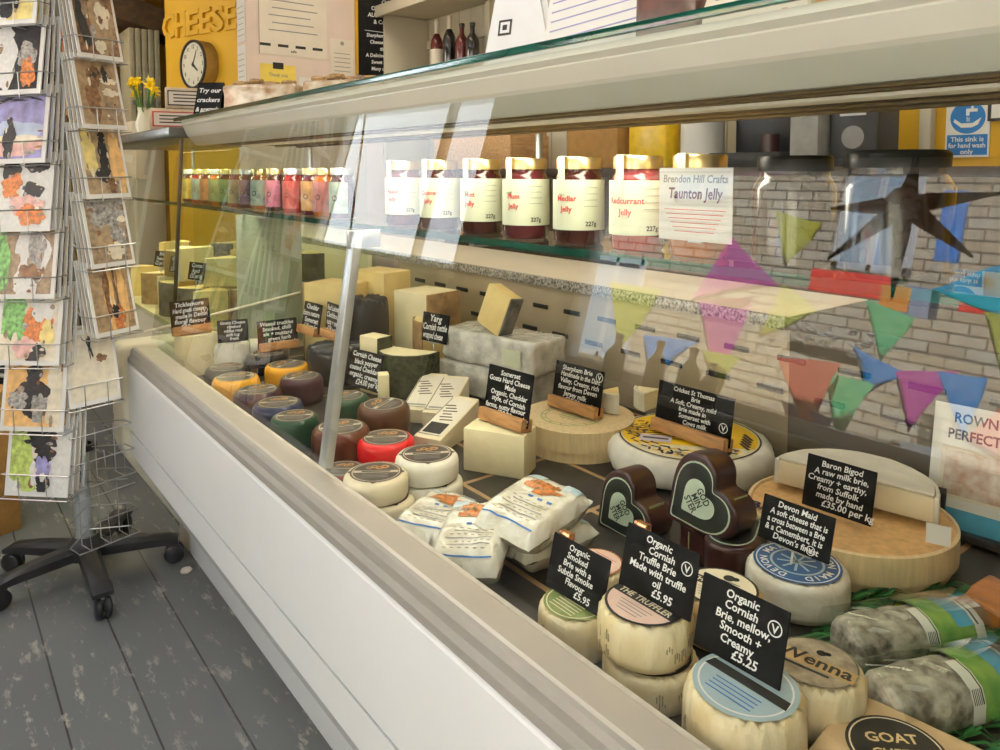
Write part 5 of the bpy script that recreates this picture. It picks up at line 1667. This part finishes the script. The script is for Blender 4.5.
MB().span(YELLOW, (-w_ / 2 - 0.012, -0.009, 0), (-w_ / 2 - 0.0005, 0.009, h_)).build('frame_edge', t)
# papers on the end face of the partition
for k, (z0, z1) in enumerate(((1.60, 1.83), (1.85, 2.12))):
    sheet_thing('notice', ('lower' if k == 0 else 'upper') + ' printed sheet on the partition end beside the yellow wall', 'notice', (1.4085, 4.07, z0), (0, 0, -90), 0.12, z1 - z0, PAPER, extra=rules([0.03 + 0.03 * j for j in range(6)], -0.05, 0.05, GREYINK))

# yellow wall: letters and clock.  local frame: along the wall (u), out from the wall (n)
wo = Vector((1.44, 4.14, 0)); wu = yd; wn = Vector((-yd.y, yd.x, 0))
YL = mat('yellow_letter', (0.62, 0.35, 0.015), 0.6, var=0.06)


def wall_pt(u, z, off=0.0):
    p = wo + wu * u + wn * off
    return Vector((p.x, p.y, z))


def wall_hit(px, py):
    c = Vector((0, 0, EYE)); d = ray(px, py)
    k = (wo - c).dot(wn) / d.dot(wn)
    p = c + d * k
    return (p - wo).dot(wu), p.z


yaw_w = math.degrees(math.atan2(-wu.y, -wu.x))
cells = [(165, 177), (177.5, 188), (188.5, 201), (202, 213), (214, 226), (227.5, 239)]
for (x0, x1), ch, nm in zip(cells, 'CHEESE', ('first letter C', 'letter H', 'first letter E', 'second letter E', 'letter S', 'last letter E')):
    u0, zb = wall_hit(x0, 40 - (x0 - 165) * 0.145); u1, _ = wall_hit(x1, 30)
    _, zt = wall_hit(x0, 16 - (x0 - 165) * 0.18)
    wl, hl = abs(u0 - u1), zt - zb
    me = text_mesh(ch, 1, 'CENTER')
    xs = [v.co.x for v in me.vertices]; ys = [v.co.y for v in me.vertices]
    b = MB(); tb = bmesh.new(); tb.from_mesh(me)
    ret = bmesh.ops.extrude_face_region(tb, geom=tb.faces[:])
    bmesh.ops.translate(tb, vec=(0, 0, 0.016), verts=[e for e in ret['geom'] if isinstance(e, bmesh.types.BMVert)])
    sx, sy = wl / (max(xs) - min(xs)), hl / (max(ys) - min(ys))
    b._merge(tb, YL, Rx(90) @ Matrix.Diagonal((sx, sy, 1, 1)) @ T(-(min(xs) + max(xs)) / 2, -min(ys), 0))
    bmesh.ops.recalc_face_normals(b.bm, faces=b.bm.faces[:])
    pt = wall_pt((u0 + u1) / 2, zb, 0.001)
    tag(b.build('sign_letter', loc=pt, rot=(0, 0, yaw_w)), 'yellow painted %s of the raised CHEESE lettering on the yellow wall' % nm, 'letter', 'letters of the CHEESE sign')
u, z = wall_hit(206, 66)
pt = wall_pt(u, z, 0.001)
t = thing('wall_clock', 'round wall clock with a cream dial and deep case on the yellow wall', 'clock', pt, (0, 0, yaw_w))
R = 0.140
b = MB(); b.lathe([(R * 0.98, 0, mat('clock_case', (0.30, 0.19, 0.05), 0.5)), (R, 0.075, BLACKP), (R * 0.99, 0.085, BLACKP), (R * 0.90, 0.085, BLACKP), (R * 0.89, 0.078, BLACKP)], 48, Rx(90)); b.build('case', t)
q = MB(); F = T(0, -0.0775, 0) @ Rx(90)
q.disc(mat('clock_dial', (0.80, 0.76, 0.62), 0.5, var=0.04), R * 0.90, F, 48)
for k in range(12):
    a = math.radians(90 - 30 * (k + 1))
    q.text(INK, str(k + 1), 0.030, F @ T(R * 0.72 * math.cos(a), R * 0.72 * math.sin(a) - 0.010, 0.0006))
q.build('dial', t)
for ang, L, wd in ((-38, 0.062, 0.009), (62, 0.088, 0.006)):
    q = MB(); q.prism(INK, [(-wd, -0.012), (wd, -0.012), (wd * 0.5, L), (-wd * 0.5, L)], 0.001, F @ T(0, 0, 0.002) @ Rz(-90 + ang)); q.build('hand', t)

# ------------------------------------------------------------------ corner shelving with bottles
t = thing('corner_shelves', 'cream painted shelves in the corner behind the counter', 'shelves', (0, 0, 0))
MB().span(CREAM, (2.27, 3.237, 1.70), (2.529, 3.96, 1.725), 0.003).build('shelf', t)
MB().span(CREAM, (2.18, 1.60, 2.08), (2.529, 3.97, 2.11), 0.003).build('shelf', t)
MB().span(CREAM, (2.42, 3.20, 1.2), (2.529, 3.236, 2.0545), 0.003).build('upright', t)
MB().span(CREAM, (2.22, 3.962, 1.2), (2.529, 3.996, 2.0795), 0.003).build('upright', t)
MB().span(CREAM, (2.16, 1.60, 2.055), (2.1795, 3.97, 2.12), 0.003).build('front_lip', t)
MB().span(CREAM, (2.51, 3.30, 1.90), (2.529, 3.96, 1.95), 0.003).build('back_rail', t)
for k, (px, h, neck) in enumerate(((437, 0.275, PAPERC), (449.5, 0.285, PAPERC), (462, 0.225, None), (472.5, 0.215, None))):
    p = on(px, 60, 0, 2.36)
    bottle((2.36, p.y, 1.7255), h, 0.037, mat('wine_glass_%d' % (k % 2), ((0.10, 0.012, 0.012), (0.015, 0.012, 0.012))[k % 2], 0.12, coat=0.6),
           ('dark red bottle with a cream cap and label at the shelf corner', 'tallest dark bottle with a cream striped cap on the corner shelf', 'short black topped bottle beside the tall one on the corner shelf', 'shortest black topped bottle by the shelf upright')[k], neck, PAPERC if k == 0 else None, 'bottles on the corner shelf')

# back counter and what stands on it, seen between canopy and jars
t = thing('back_counter', 'dark wooden back counter along the wall behind the server', 'counter', (0, 0, 0))
MB().span(mat('dark_oak', (0.06, 0.042, 0.026), 0.5, var=0.25, scale=12, stretch=(4, 4, 0.6)), (2.16, -0.4, 0.0), (2.525, 3.24, 1.135)).build('cabinet', t)
MB().span(_mats['dark_oak'], (2.12, -0.4, 1.1355), (2.528, 3.24, 1.165), 0.004).build('top', t)
BZ = 1.1655


def yat(px): return on(px, 140, 0, 2.32).y


y0, y1 = yat(530), yat(452)
t = thing('wooden_tray', 'orange brown wooden tray on the back counter', 'tray', (2.32, (y0 + y1) / 2, BZ))
L = y1 - y0
b = MB(); b.span(WOOD2, (-0.12, -L / 2, 0), (0.12, L / 2, 0.012))
b.build('tray_base', t)
for a, c in (((-0.12, -L / 2, 0.0125), (-0.108, L / 2, 0.16)), ((0.108, -L / 2, 0.0125), (0.12, L / 2, 0.16)), ((-0.107, -L / 2, 0.0125), (0.107, -L / 2 + 0.012, 0.19)), ((-0.107, L / 2 - 0.012, 0.0125), (0.107, L / 2, 0.19))):
    MB().span(WOOD2, a, c, 0.002).build('side', t)
y0, y1 = yat(637), yat(585)
t = thing('cardboard_carton', 'brown cardboard carton on the back counter', 'carton', (2.32, (y0 + y1) / 2, BZ))
b = MB(); b.box(mat('cardboard', (0.42, 0.22, 0.06), 0.7, var=0.12), 0.22, y1 - y0 - 0.01, 0.23, T(0, 0, 0.115), 0.003); b.build('box', t)
b = MB(); b.box(WOOD2, 0.20, 0.05, 0.002, T(0, 0, 0.2315)); b.build('tape', t)
y0, y1 = yat(680), yat(641)
t = thing('yellow_tin', 'bright yellow tin with a lid on the back counter', 'tin', (2.32, (y0 + y1) / 2, BZ))
b = MB(); b.box(mat('yellow_tin_paint', (0.86, 0.56, 0.01), 0.35, coat=0.3), 0.16, y1 - y0 - 0.01, 0.21, T(0, 0, 0.105), 0.008, 3); b.build('body', t)
b = MB(); b.box(_mats['yellow_tin_paint'], 0.168, y1 - y0, 0.03, T(0, 0, 0.2255), 0.006, 3); b.build('lid', t)
y0, y1 = yat(722), yat(684)
t = thing('paper_towel_roll', 'upright white paper roll on the back counter', 'paper roll', (2.32, (y0 + y1) / 2, BZ))
b = MB(); b.cyl(PAPER, (y1 - y0) / 2 - 0.006, 0.26, seg=28); b.build('roll', t)
b = MB(); b.cyl(GREYM, 0.012, 0.03, T(0, 0, 0.2605)); b.build('holder_knob', t)
y0, y1 = yat(805), yat(728)
t = thing('coffee_machine', 'dark coffee machine on the back counter', 'machine', (2.32, (y0 + y1) / 2, BZ))
L = y1 - y0
b = MB(); b.box(BLACKP, 0.26, L - 0.02, 0.05, T(0, 0, 0.025), 0.006); b.box(BLACKP, 0.10, L - 0.02, 0.22, T(0.08, 0, 0.16), 0.006); b.build('body', t)
b = MB(); b.box(GREYM, 0.24, L - 0.02, 0.07, T(-0.01, 0, 0.305), 0.012, 3); b.build('head', t)
b = MB(); b.cyl(MAROON, 0.03, 0.06, T(-0.06, -L * 0.2, 0.0505)); b.build('cup', t)
y0, y1 = yat(836), yat(808)
t = thing('grey_case', 'upright grey metal case on the back counter', 'case', (2.32, (y0 + y1) / 2, BZ))
b = MB(); b.box(mat('mid_grey_paint', (0.33, 0.32, 0.30), 0.5), 0.22, y1 - y0, 0.26, T(0, 0, 0.13), 0.005); b.build('body', t)
b = MB(); b.box(ALU, 0.004, 0.02, 0.05, T(-0.1125, 0, 0.18), 0.001); b.build('handle', t)
y0, y1 = yat(889), yat(840)
t = thing('radio', 'black radio on the back counter', 'radio', (2.32, (y0 + y1) / 2, BZ))
b = MB(); b.box(BLACKP, 0.14, y1 - y0, 0.20, T(0, 0, 0.10), 0.01, 3); b.build('body', t)
b = MB(); b.disc(GREYM, 0.035, T(-0.0706, 0, 0.09) @ Ry(-90)); b.box(ALU, 0.003, 0.08, 0.02, T(-0.0715, 0, 0.165)); b.build('speaker_grille', t)
struct(MB().span(CREAM, (2.49, yat(905), 1.17), (2.5295, yat(893), 2.05), 0.003).build('trim_4'))

# hand washing notice
a, c = on(947, 102, 0, 2.547), on(989, 157, 0, 2.547)
wd, hh = abs(a.y - c.y), a.z - c.z


def wash(q, F):
    r = wd * 0.40
    q.disc(SIGNBLUE, r, F @ T(0, hh * 0.70, 0), 36)
    G = F @ T(0, hh * 0.70, 0.0005)
    q.sheet(PAPER, [(-r * .1, r * .55), (r * .55, r * .55), (r * .55, r * .35), (r * .1, r * .35), (r * .1, r * .12), (-r * .1, r * .12)], G)
    q.rect(PAPER, r * .18, r * .55, r * .32, r * .72, G)
    q.sheet(PAPER, [(-r * .75, -r * .05), (-r * .35, -r * .35), (r * .30, -r * .35), (r * .78, 0), (r * .60, -r * .45), (r * .25, -r * .62), (-r * .35, -r * .62), (-r * .80, -r * .25)][::-1], G)
    q.rect(PAPER, -r * .05, -r * .25, 0.0, r * .05, G); q.rect(PAPER, r * .06, -r * .25, r * .11, 0, G)
    q.rect(SIGNBLUE, -wd * 0.46, hh * 0.04, wd * 0.46, hh * 0.40, F)
    for k, s in enumerate(('This sink is', 'for hand wash', 'only')):
        fit_text(q, PAPER, s, hh * 0.12, F @ T(0, hh * (0.28 - 0.11 * k), 0.0005), wd * 0.84, shear=0)


sheet_thing('wash_notice', 'white and blue hand wash notice on the yellow wall', 'notice', (2.5465, (a.y + c.y) / 2, c.z), (0, 0, -90), wd, hh, PAPER, d=0.003, extra=wash)
a, c = on(992, 97, 0, 2.545), on(1040, 116, 0, 2.545)
t = sheet_thing('framed_notice', 'black framed white notice beside the hand wash notice', 'notice', (2.545, (a.y + c.y) / 2, c.z), (0, 0, -90), abs(a.y - c.y), a.z - c.z, PAPER, d=0.004)
f = MB(); W2, H2 = abs(a.y - c.y), a.z - c.z
for p0, p1 in (((-W2 / 2 - .008, -.008), (W2 / 2 + .008, 0)), ((-W2 / 2 - .008, H2), (W2 / 2 + .008, H2 + .008)), ((-W2 / 2 - .008, 0), (-W2 / 2, H2)), ((W2 / 2, 0), (W2 / 2 + .008, H2))):
    f.span(BLACKP, (p0[0], -0.006, p0[1]), (p1[0], 0.002, p1[1]))
f.build('frame', t)

# ------------------------------------------------------------------ far left back of the shop
fy = 5.6
a, c = on(52, 30, 1, fy), on(128, 30, 1, fy)
t = thing('storage_shelves', 'ochre storage shelves with cartons in the dim back of the shop', 'shelves', (0, 0, 0))
x0, x1 = a.x - 0.65, c.x - 0.12
for z in (0.02, 1.20, 1.52, 1.82, 2.12, 2.42):
    MB().span(mat('shelf_ochre', (0.52, 0.34, 0.13), 0.6), (x0, fy, z), (x1, fy + 0.4, z + 0.03), 0.003).build('shelf', t)
for x in (x0 - 0.03, x1):
    MB().span(PALECH if False else CREAM, (x, fy, 0), (x + 0.03, fy + 0.4, 2.46), 0.003).build('side_panel', t)
rnd = random.Random(4)
for z, nm in ((1.2305, 'lowest visible'), (1.5505, 'second'), (1.8505, 'third'), (2.1505, 'top')):
    for j in range(3):
        w_ = (x1 - x0) / 3 - 0.03
        hh = rnd.uniform(0.15, 0.25)
        tt = thing('storage_carton', 'storage carton on the %s dim back shelf, %s' % (nm, ('at its street side', 'in its middle', 'at its wall side')[j]), 'carton', (x0 + (j + 0.5) * (x1 - x0) / 3, fy + 0.19, z), group='cartons on the dim back shelves')
        cm = (KRAFT, GREYM, mat('rust_card', (0.42, 0.15, 0.04), 0.7), BLACKP)[(j + int(z * 7)) % 4]
        MB().box(cm, w_, 0.32, hh, T(0, 0, hh / 2), 0.004).build('box', tt)
        MB().box(PAPERC, w_ * 0.4, 0.002, hh * 0.3, T(0, -0.1615, hh * 0.55)).build('label', tt)
# row of upright folders on a cabinet
a, c = on(131, 36, 1, 5.3), on(160, 110, 1, 5.3)
FX0, FX1 = a.x - 0.01, c.x + 0.02
t = thing('side_cabinet', 'tall cream cabinet below the folders at the back of the shop', 'cabinet', (0, 0, 0))
MB().span(CAP, (FX0, 5.3, 0), (FX1, 5.7, 1.48), 0.004).build('body', t)
MB().span(CREAM, (FX0 + 0.015, 5.285, 0.05), (FX1 - 0.015, 5.2995, 1.44), 0.004).build('door', t)
n = 5
for k in range(n):
    w_ = (FX1 - FX0) / n
    tt = thing('box_folder', 'upright grey green box folder on the tall cabinet, ' + ('beside the shelves', 'second from the shelves', 'in the middle', 'second from the yellow wall', 'next to the yellow wall')[k], 'folder', (FX0 + (k + 0.5) * w_, 5.48, 1.4805), group='box folders')
    MB().box(mat('folder_grey', (0.40, 0.36, 0.24), 0.6, var=0.06), w_ - 0.006, 0.30, 0.60, T(0, 0, 0.30), 0.004).build('cover', tt)
    MB().box(GREYM, w_ * 0.5, 0.003, 0.03, T(0, -0.152, 0.12), 0.001).build('finger_ring', tt)
b = MB(); b.box(mat('dark_beam_wood', (0.07, 0.035, 0.012), 0.7, var=0.3), 1.6, 0.3, 0.16, Ry(16)); 
p = on(120, 16, 1, 5.5)
struct(b.build('trim_5', loc=(p.x - 0.30, 5.5, p.z + 0.12)))
# dark stock crate on the floor behind the spinner
p = at(45, 505, 0)
t = thing('black_bin', 'black bin standing on the floor behind the card spinner', 'bin', (p.x, p.y + 0.30, 0))
b = MB(); b.lathe([(0, 0, BLACKP), (0.14, 0, BLACKP), (0.17, 0.42, BLACKP), (0.18, 0.43, BLACKP), (0.155, 0.43, BLACKP), (0.13, 0.03, BLACKP), (0, 0.03, BLACKP)], 28); b.build('body', t)
b = MB(); b.lathe([(0.155, 0.425, GREYM), (0.182, 0.432, GREYM), (0.178, 0.445, GREYM), (0.150, 0.44, GREYM), (0.155, 0.425, GREYM)], 28); b.build('rim', t)

# ------------------------------------------------------------------ greeting card spinner
PX, PY = 0.345, 2.36
sp = thing('card_spinner', 'wire greeting card spinner on a black five star castor base beside the counter', 'card stand', (PX, PY, 0))

b = MB(); b.lathe([(0.024, 0.10, ALU), (0.024, 0.36, ALU), (0.021, 0.37, GREYM), (0.021, 2.05, GREYM), (0, 2.05, GREYM)], 20)
for v in b.bm.verts:
    v.co = Matrix.Rotation(math.radians(-1.7), 4, _f0) @ v.co
b.build('pole', sp)
b = MB(); b.lathe([(0, 0.062, BLACKP), (0.050, 0.062, BLACKP), (0.052, 0.098, BLACKP), (0.036, 0.112, BLACKP), (0.030, 0.122, GREYM), (0.026, 0.124, GREYM), (0.0245, 0.112, GREYM)], 24); b.build('hub', sp)
b = MB(); b.lathe([(0.0225, 0.37, BLACKP), (0.036, 0.37, BLACKP), (0.036, 0.385, BLACKP), (0.0225, 0.385, BLACKP)], 20); b.build('collar', sp)
for (tx, ty) in ((0.173, 2.535), (0.120, 2.315), (0.341, 2.095), (0.575, 2.29), (0.490, 2.590)):
    dx, dy = tx - PX, ty - PY
    L = math.hypot(dx, dy); yaw = math.degrees(math.atan2(dy, dx))
    b = MB(); n = 9
    vs, fs = [], []
    for i in range(n + 1):
        u = i / n
        x = 0.035 + (L - 0.035) * u
        hw = 0.027 - 0.006 * u + (0.004 if u > 0.85 else 0)
        zt = 0.100 - 0.020 * u ** 2 - (0.008 if i == n else 0); zb = 0.064 - 0.004 * u
        vs += [(x, -hw, zb), (x, -hw, (zb + zt) / 2 + 0.006), (x, -hw * 0.55, zt), (x, hw * 0.55, zt), (x, hw, (zb + zt) / 2 + 0.006), (x, hw, zb)]
    for i in range(n):
        fs += [[i * 6 + j, i * 6 + (j + 1) % 6, (i + 1) * 6 + (j + 1) % 6, (i + 1) * 6 + j] for j in range(6)]
    fs += [[0, 1, 2, 3, 4, 5][::-1], [n * 6 + j for j in range(6)]]
    b._put(vs, fs, BLACKP)
    bmesh.ops.recalc_face_normals(b.bm, faces=b.bm.faces[:])
    leg = b.build('leg', sp, rot=(0, 0, yaw))
    c = MB()
    for s in (-1, 1):
        c.lathe([(0, 0, BLACKP), (0.022, 0, BLACKP), (0.027, 0.004, BLACKP), (0.027, 0.012, BLACKP), (0.022, 0.016, BLACKP), (0, 0.016, BLACKP)], 22, T(L - 0.012, 0, 0.0275) @ Rx(90) @ T(0, 0, 0.003 if s > 0 else -0.019))
    c.cyl(GREYM, 0.006, 0.022, T(L - 0.012, 0, 0.045), 10)
    c.box(BLACKP, 0.030, 0.006, 0.028, T(L - 0.012, 0, 0.036), 0.004)
    c.build('castor', leg)

LEAN = T(PX, PY, 0) @ Matrix.Rotation(math.radians(-1.7), 4, _f0) @ T(-PX, -PY, 0)
C = {n: mat('card_ink_' + n, col, 0.5, var=min(0.6, v * 1.2), scale=s * 2.2, detail=4) for n, col, v, s in (
    ('lime', (0.50, 0.62, 0.16), 0.3, 30), ('orange', (0.84, 0.50, 0.20), 0.2, 20), ('cream', (0.82, 0.74, 0.58), 0.12, 20), ('black', (0.02, 0.02, 0.022), 0.5, 50),
    ('white', (0.84, 0.82, 0.78), 0.08, 40), ('violet', (0.30, 0.28, 0.52), 0.4, 14), ('rust', (0.60, 0.20, 0.06), 0.4, 50), ('brown', (0.22, 0.11, 0.05), 0.5, 40),
    ('sepia', (0.33, 0.24, 0.155), 0.4, 30), ('grey', (0.36, 0.34, 0.32), 0.5, 50), ('yellow', (0.80, 0.66, 0.25), 0.2, 16), ('pink', (0.80, 0.46, 0.42), 0.3, 20), ('green', (0.20, 0.44, 0.14), 0.5, 40), ('sky', (0.50, 0.58, 0.74), 0.2, 8), ('dun', (0.40, 0.28, 0.16), 0.3, 24))}
E8 = lambda m, x, y, rx, ry, r=0: (m, x, y, rx, ry, r)
LEFT = [
    ('black and white dog on lime green', 'white', [E8('lime', -.2, 0, .26, .46), E8('white', .05, 0, .15, .38), E8('black', .02, .22, .26, .10, -20), E8('black', .1, .02, .16, .12), E8('violet', .08, -.18, .12, .16), E8('black', .1, -.34, .11, .10), E8('white', .1, -.26, .05, .05)]),
    ('black ape on pale orange', 'orange', [E8('cream', .34, 0, .14, .48), E8('black', -.02, -.08, .26, .22), E8('black', .0, .20, .12, .14), E8('grey', -.25, -.12, .14, .12), E8('grey', .10, -.22, .12, .16)]),
    ('colourful farm scene with green field', 'cream', [E8('green', -.26, .12, .20, .34), E8('rust', .12, .02, .22, .20), E8('white', .2, .22, .18, .16), E8('black', .1, -.34, .18, .10), E8('pink', -.06, -.28, .16, .12), E8('yellow', .30, -.10, .10, .16)]),
    ('sepia dog before winter trees', 'sepia', [E8('white', .1, 0, .26, .44), E8('green', -.36, 0, .12, .46), E8('grey', .16, .06, .12, .34), E8('brown', .10, -.20, .18, .12), E8('white', .02, -.34, .16, .10)]),
    ('three sketched terriers on white', 'white', [E8('black', -.16, .28, .12, .16), E8('black', .26, .34, .18, .10), E8('rust', -.12, .08, .14, .16), E8('black', .20, .02, .16, .10), E8('pink', .12, -.18, .26, .12), E8('rust', .2, -.30, .20, .12)]),
    ('dark figure under a violet sky', 'violet', [E8('sky', 0, -.10, .48, .12), E8('pink', 0, -.30, .48, .10), E8('cream', .1, -.20, .40, .05), E8('black', -.08, -.22, .09, .22), E8('black', -.08, .04, .04, .05), E8('black', -.2, .30, .28, .02, 20), E8('black', .1, .36, .3, .02, -14)]),
    ('white dog sitting on black', 'black', [E8('white', -.14, .26, .13, .14), E8('white', -.06, -.10, .16, .34), E8('white', -.20, .20, .10, .08), E8('grey', .26, .0, .14, .16), E8('rust', .30, -.24, .10, .18)]),
    ('spotted pigs against yellow straw', 'yellow', [E8('white', 0, -.05, .26, .34), E8('black', -.08, .12, .09, .07), E8('black', .14, .02, .08, .09), E8('black', .06, -.26, .16, .14), E8('pink', -.28, .18, .12, .12), E8('cream', .3, .3, .14, .14)]),
    ('pink blossom on a misty white ground', 'white', [E8('pink', .05, .2, .16, .14), E8('pink', -.2, .0, .14, .10), E8('sky', .2, -.2, .2, .12)]),
]
RIGHT = [
    ('plain pale yellow with black strokes', 'cream', [E8('black', .0, .26, .03, .14, 20), E8('brown', .2, .1, .10, .05)]),
    ('small dog in front of amber planks', 'dun', [E8('orange', -.05, 0, .10, .48), E8('orange', .25, 0, .10, .48), E8('brown', .10, 0, .03, .48), E8('brown', -.1, .1, .06, .34), E8('rust', .08, -.28, .14, .14), E8('black', .02, -.20, .08, .08)]),
    ('grey brown hedgehog in dry grass', 'sepia', [E8('grey', .05, .24, .44, .22), E8('dun', -.1, -.16, .26, .18), E8('grey', .2, -.1, .16, .18), E8('cream', .1, -.3, .2, .1)]),
    ('black cat silhouette on warm brown', 'dun', [E8('orange', .3, 0, .16, .46), E8('yellow', -.3, .1, .14, .3), E8('black', .02, .06, .10, .22, 10), E8('black', -.06, -.18, .16, .10), E8('black', .02, .3, .08, .08), E8('brown', .1, -.34, .10, .10)]),
    ('brown owl facing a hollow trunk', 'dun', [E8('brown', -.08, .2, .14, .14), E8('black', -.08, .2, .06, .06), E8('brown', -.16, -.1, .14, .28), E8('cream', .22, .16, .18, .05), E8('cream', .24, 0, .18, .05), E8('black', .16, .24, .07, .10), E8('sepia', .22, -.26, .18, .12)]),
    ('pale shaggy puppy in brown bracken', 'brown', [E8('dun', .14, -.05, .28, .38), E8('cream', .16, .1, .16, .16), E8('brown', .12, .04, .05, .05), E8('black', -.3, .0, .1, .4, 10), E8('sepia', -.2, .16, .06, .14), E8('cream', .02, -.34, .12, .08)]),
    ('dark horse with a chestnut hindquarter', 'sepia', [E8('black', .14, .2, .28, .26), E8('grey', -.24, .05, .18, .4), E8('dun', -.02, -.14, .14, .26), E8('black', .26, -.2, .12, .2)]),
]


def card_thing(label, M, w, h, bg, blobs, group, border=0.06):
    t = thing('greeting_card', label, 'greeting card', group=group)
    t.matrix_world = M
    b = MB(); b.box(PAPER, w, 0.0035, h, T(0, 0, h / 2)); b.build('card', t)
    q = MB(); F = T(0, -0.0023, h / 2) @ Rx(90)
    x, y = w * (0.5 - border), h * (0.5 - border)
    q.rect(C[bg], -x, -y, x, y, F)
    dz = 0.0002
    for (m, cx, cy, rx, ry, rot) in blobs:
        pts = []
        for k in range(30):
            a = 2 * math.pi * k / 30
            kk = 1 + 0.16 * math.sin(3 * a + cx * 9) + 0.08 * math.sin(7 * a + cy * 9)
            px_, py_ = rx * math.cos(a) * kk, ry * math.sin(a) * kk
            ca, sa = math.cos(math.radians(rot)), math.sin(math.radians(rot))
            px_, py_ = px_ * ca - py_ * sa, px_ * sa + py_ * ca
            pts.append((max(-x, min(x, (cx + px_) * w)), max(-y, min(y, (cy + py_) * h))))
        q.sheet(C[m], pts, F @ T(0, 0, dz)); dz += 0.00012
        for g in range(7):
            ga = 2 * math.pi * g / 7 + cx * 5; gr = 0.34 + 0.12 * math.sin(5 * g + cy * 11)
            gx, gy = (cx + rx * 0.85 * math.cos(ga)) * w, (cy + ry * 0.85 * math.sin(ga)) * h
            gm = C[m] if g % 3 else C[('sepia', 'grey', 'cream', 'brown')[(g + len(blobs)) % 4]]
            sc_ = 1.0 if g % 3 else 0.5
            q.sheet(gm, [(max(-x, min(x, gx + rx * w * gr * sc_ * math.cos(2 * math.pi * e / 9) * (1 + 0.3 * math.sin(e * 4 + g)))), max(-y, min(y, gy + ry * h * gr * sc_ * math.sin(2 * math.pi * e / 9)))) for e in range(9)], F @ T(0, 0, dz)); dz += 0.00003
    q.build('picture', t)
    return t


def column(cards, yaw, z0, pitch, w, h, r, lean, side, skip=()):
    for k, (nm, bg, blobs) in enumerate(cards):
        z = z0 + pitch * k
        base = LEAN @ T(PX, PY, z) @ Rz(9 if (yaw > 0 and k == 0) else yaw) @ T(0, -0.16 if (yaw > 0 and k == 0) else -r, 0)
        M = base @ Rx(-lean)
        card_thing('greeting card showing %s' % nm, M, w, h, bg, blobs, 'greeting cards in the spinner')
        for j in (1, 2, 3):
            tt = thing('card_stack', 'spare card %s behind the one showing %s' % (('directly', 'second', 'third')[j - 1], nm), 'greeting card', group='spare cards in the spinner')
            tt.matrix_world = base @ T(0.0015 * j, 0.019 * j, -0.002 + 0.003 * j) @ Rx(-lean + 1.2 * j)
            MB().box(PAPER if j != 2 else PAPERC, w, 0.0035, h * 0.98, T(0, 0, h * 0.49), 0.0008, 1).build('card', tt)
            MB().box(C['grey' if j == 3 else bg], w * 0.9, 0.0006, h * 0.88, T(0, -0.0021, h * 0.49)).build('picture', tt)
        q = MB()
        P = lambda x, y, zz: base @ Vector((x, y, zz)) - Vector((PX, PY, 0))
        hw = w / 2 + 0.006
        rr_ = 0.16 if (yaw > 0 and k == 0) else r
        back = 0.045
        for zz, rr in ((-0.006, 0.0018), (0.055, 0.0018)):
            yy = -0.008 + math.tan(math.radians(lean)) * zz
            q.tube(STEEL, [P(0, rr_ - 0.018, zz + 0.01), P(-hw, back, zz), P(-hw, yy, zz), P(hw, yy, zz), P(hw, back, zz), P(0, rr_ - 0.018, zz + 0.01)], rr, 6)
        for x in (-w * 0.22, w * 0.22):
            q.tube(STEEL, [P(x, back, -0.0075), P(x, -0.010, -0.0075), P(x, -0.010, 0.054)], 0.0016, 6)
        q.build('wire_pocket', sp)


column(LEFT, -47, 0.305, 0.1735, 0.185, 0.205, 0.165, 11, 'facing the window')
column(RIGHT, 26, 0.530, 0.182, 0.128, 0.200, 0.195, 10, 'facing the counter')
# two empty pockets low on the counter side
for k in range(2):
    z = 0.15 + 0.17 * k
    base = LEAN @ T(PX, PY, z) @ Rz(14) @ T(0, -0.155, 0)
    q = MB(); P = lambda x, y, zz: base @ Vector((x, y, zz)) - Vector((PX, PY, 0))
    for zz in (-0.006, 0.06, 0.13):
        q.tube(STEEL, [P(0, 0.128, zz), P(-0.08, 0.05, zz), P(-0.08, -0.008 + zz * 0.1, zz), P(0.08, -0.008 + zz * 0.1, zz), P(0.08, 0.05, zz), P(0, 0.128, zz)], 0.0018, 6)
    for x in (-0.05, 0.0, 0.05):
        q.tube(STEEL, [P(x, 0.05, 0.13), P(x, 0.05, -0.0075), P(x, -0.010, -0.0075), P(x, 0.0, 0.08)], 0.0016, 6)
    q.build('wire_pocket', sp)

# cardboard box at the left edge and a scrap of paper by the plinth
p = at(-52, 548, 0)
t = thing('cardboard_box', 'brown cardboard box on the floor left of the card spinner', 'box', (p.x, p.y + 0.1, 0), (0, 0, 20))
b = MB(); b.box(_mats['cardboard'], 0.30, 0.30, 0.46, T(0, 0, 0.23), 0.003); b.build('body', t)
b = MB(); b.box(KRAFT, 0.302, 0.05, 0.002, T(0, 0, 0.4612)); b.build('tape', t)
p = at(186, 572, 0)
b = MB(); b.lathe([(0, 0, PAPERC), (0.012, 0.0, PAPERC), (0.016, 0.005, PAPERC), (0.009, 0.012, PAPERC), (0, 0.013, PAPERC)], 14); b.rough_up(0.004, 90, 3)
for v in b.bm.verts:
    v.co.z = max(v.co.z, 0)
tag(b.build('paper_scrap', loc=(p.x, p.y, 0.0)), 'small crumpled paper scrap on the floor by the counter plinth', 'litter')
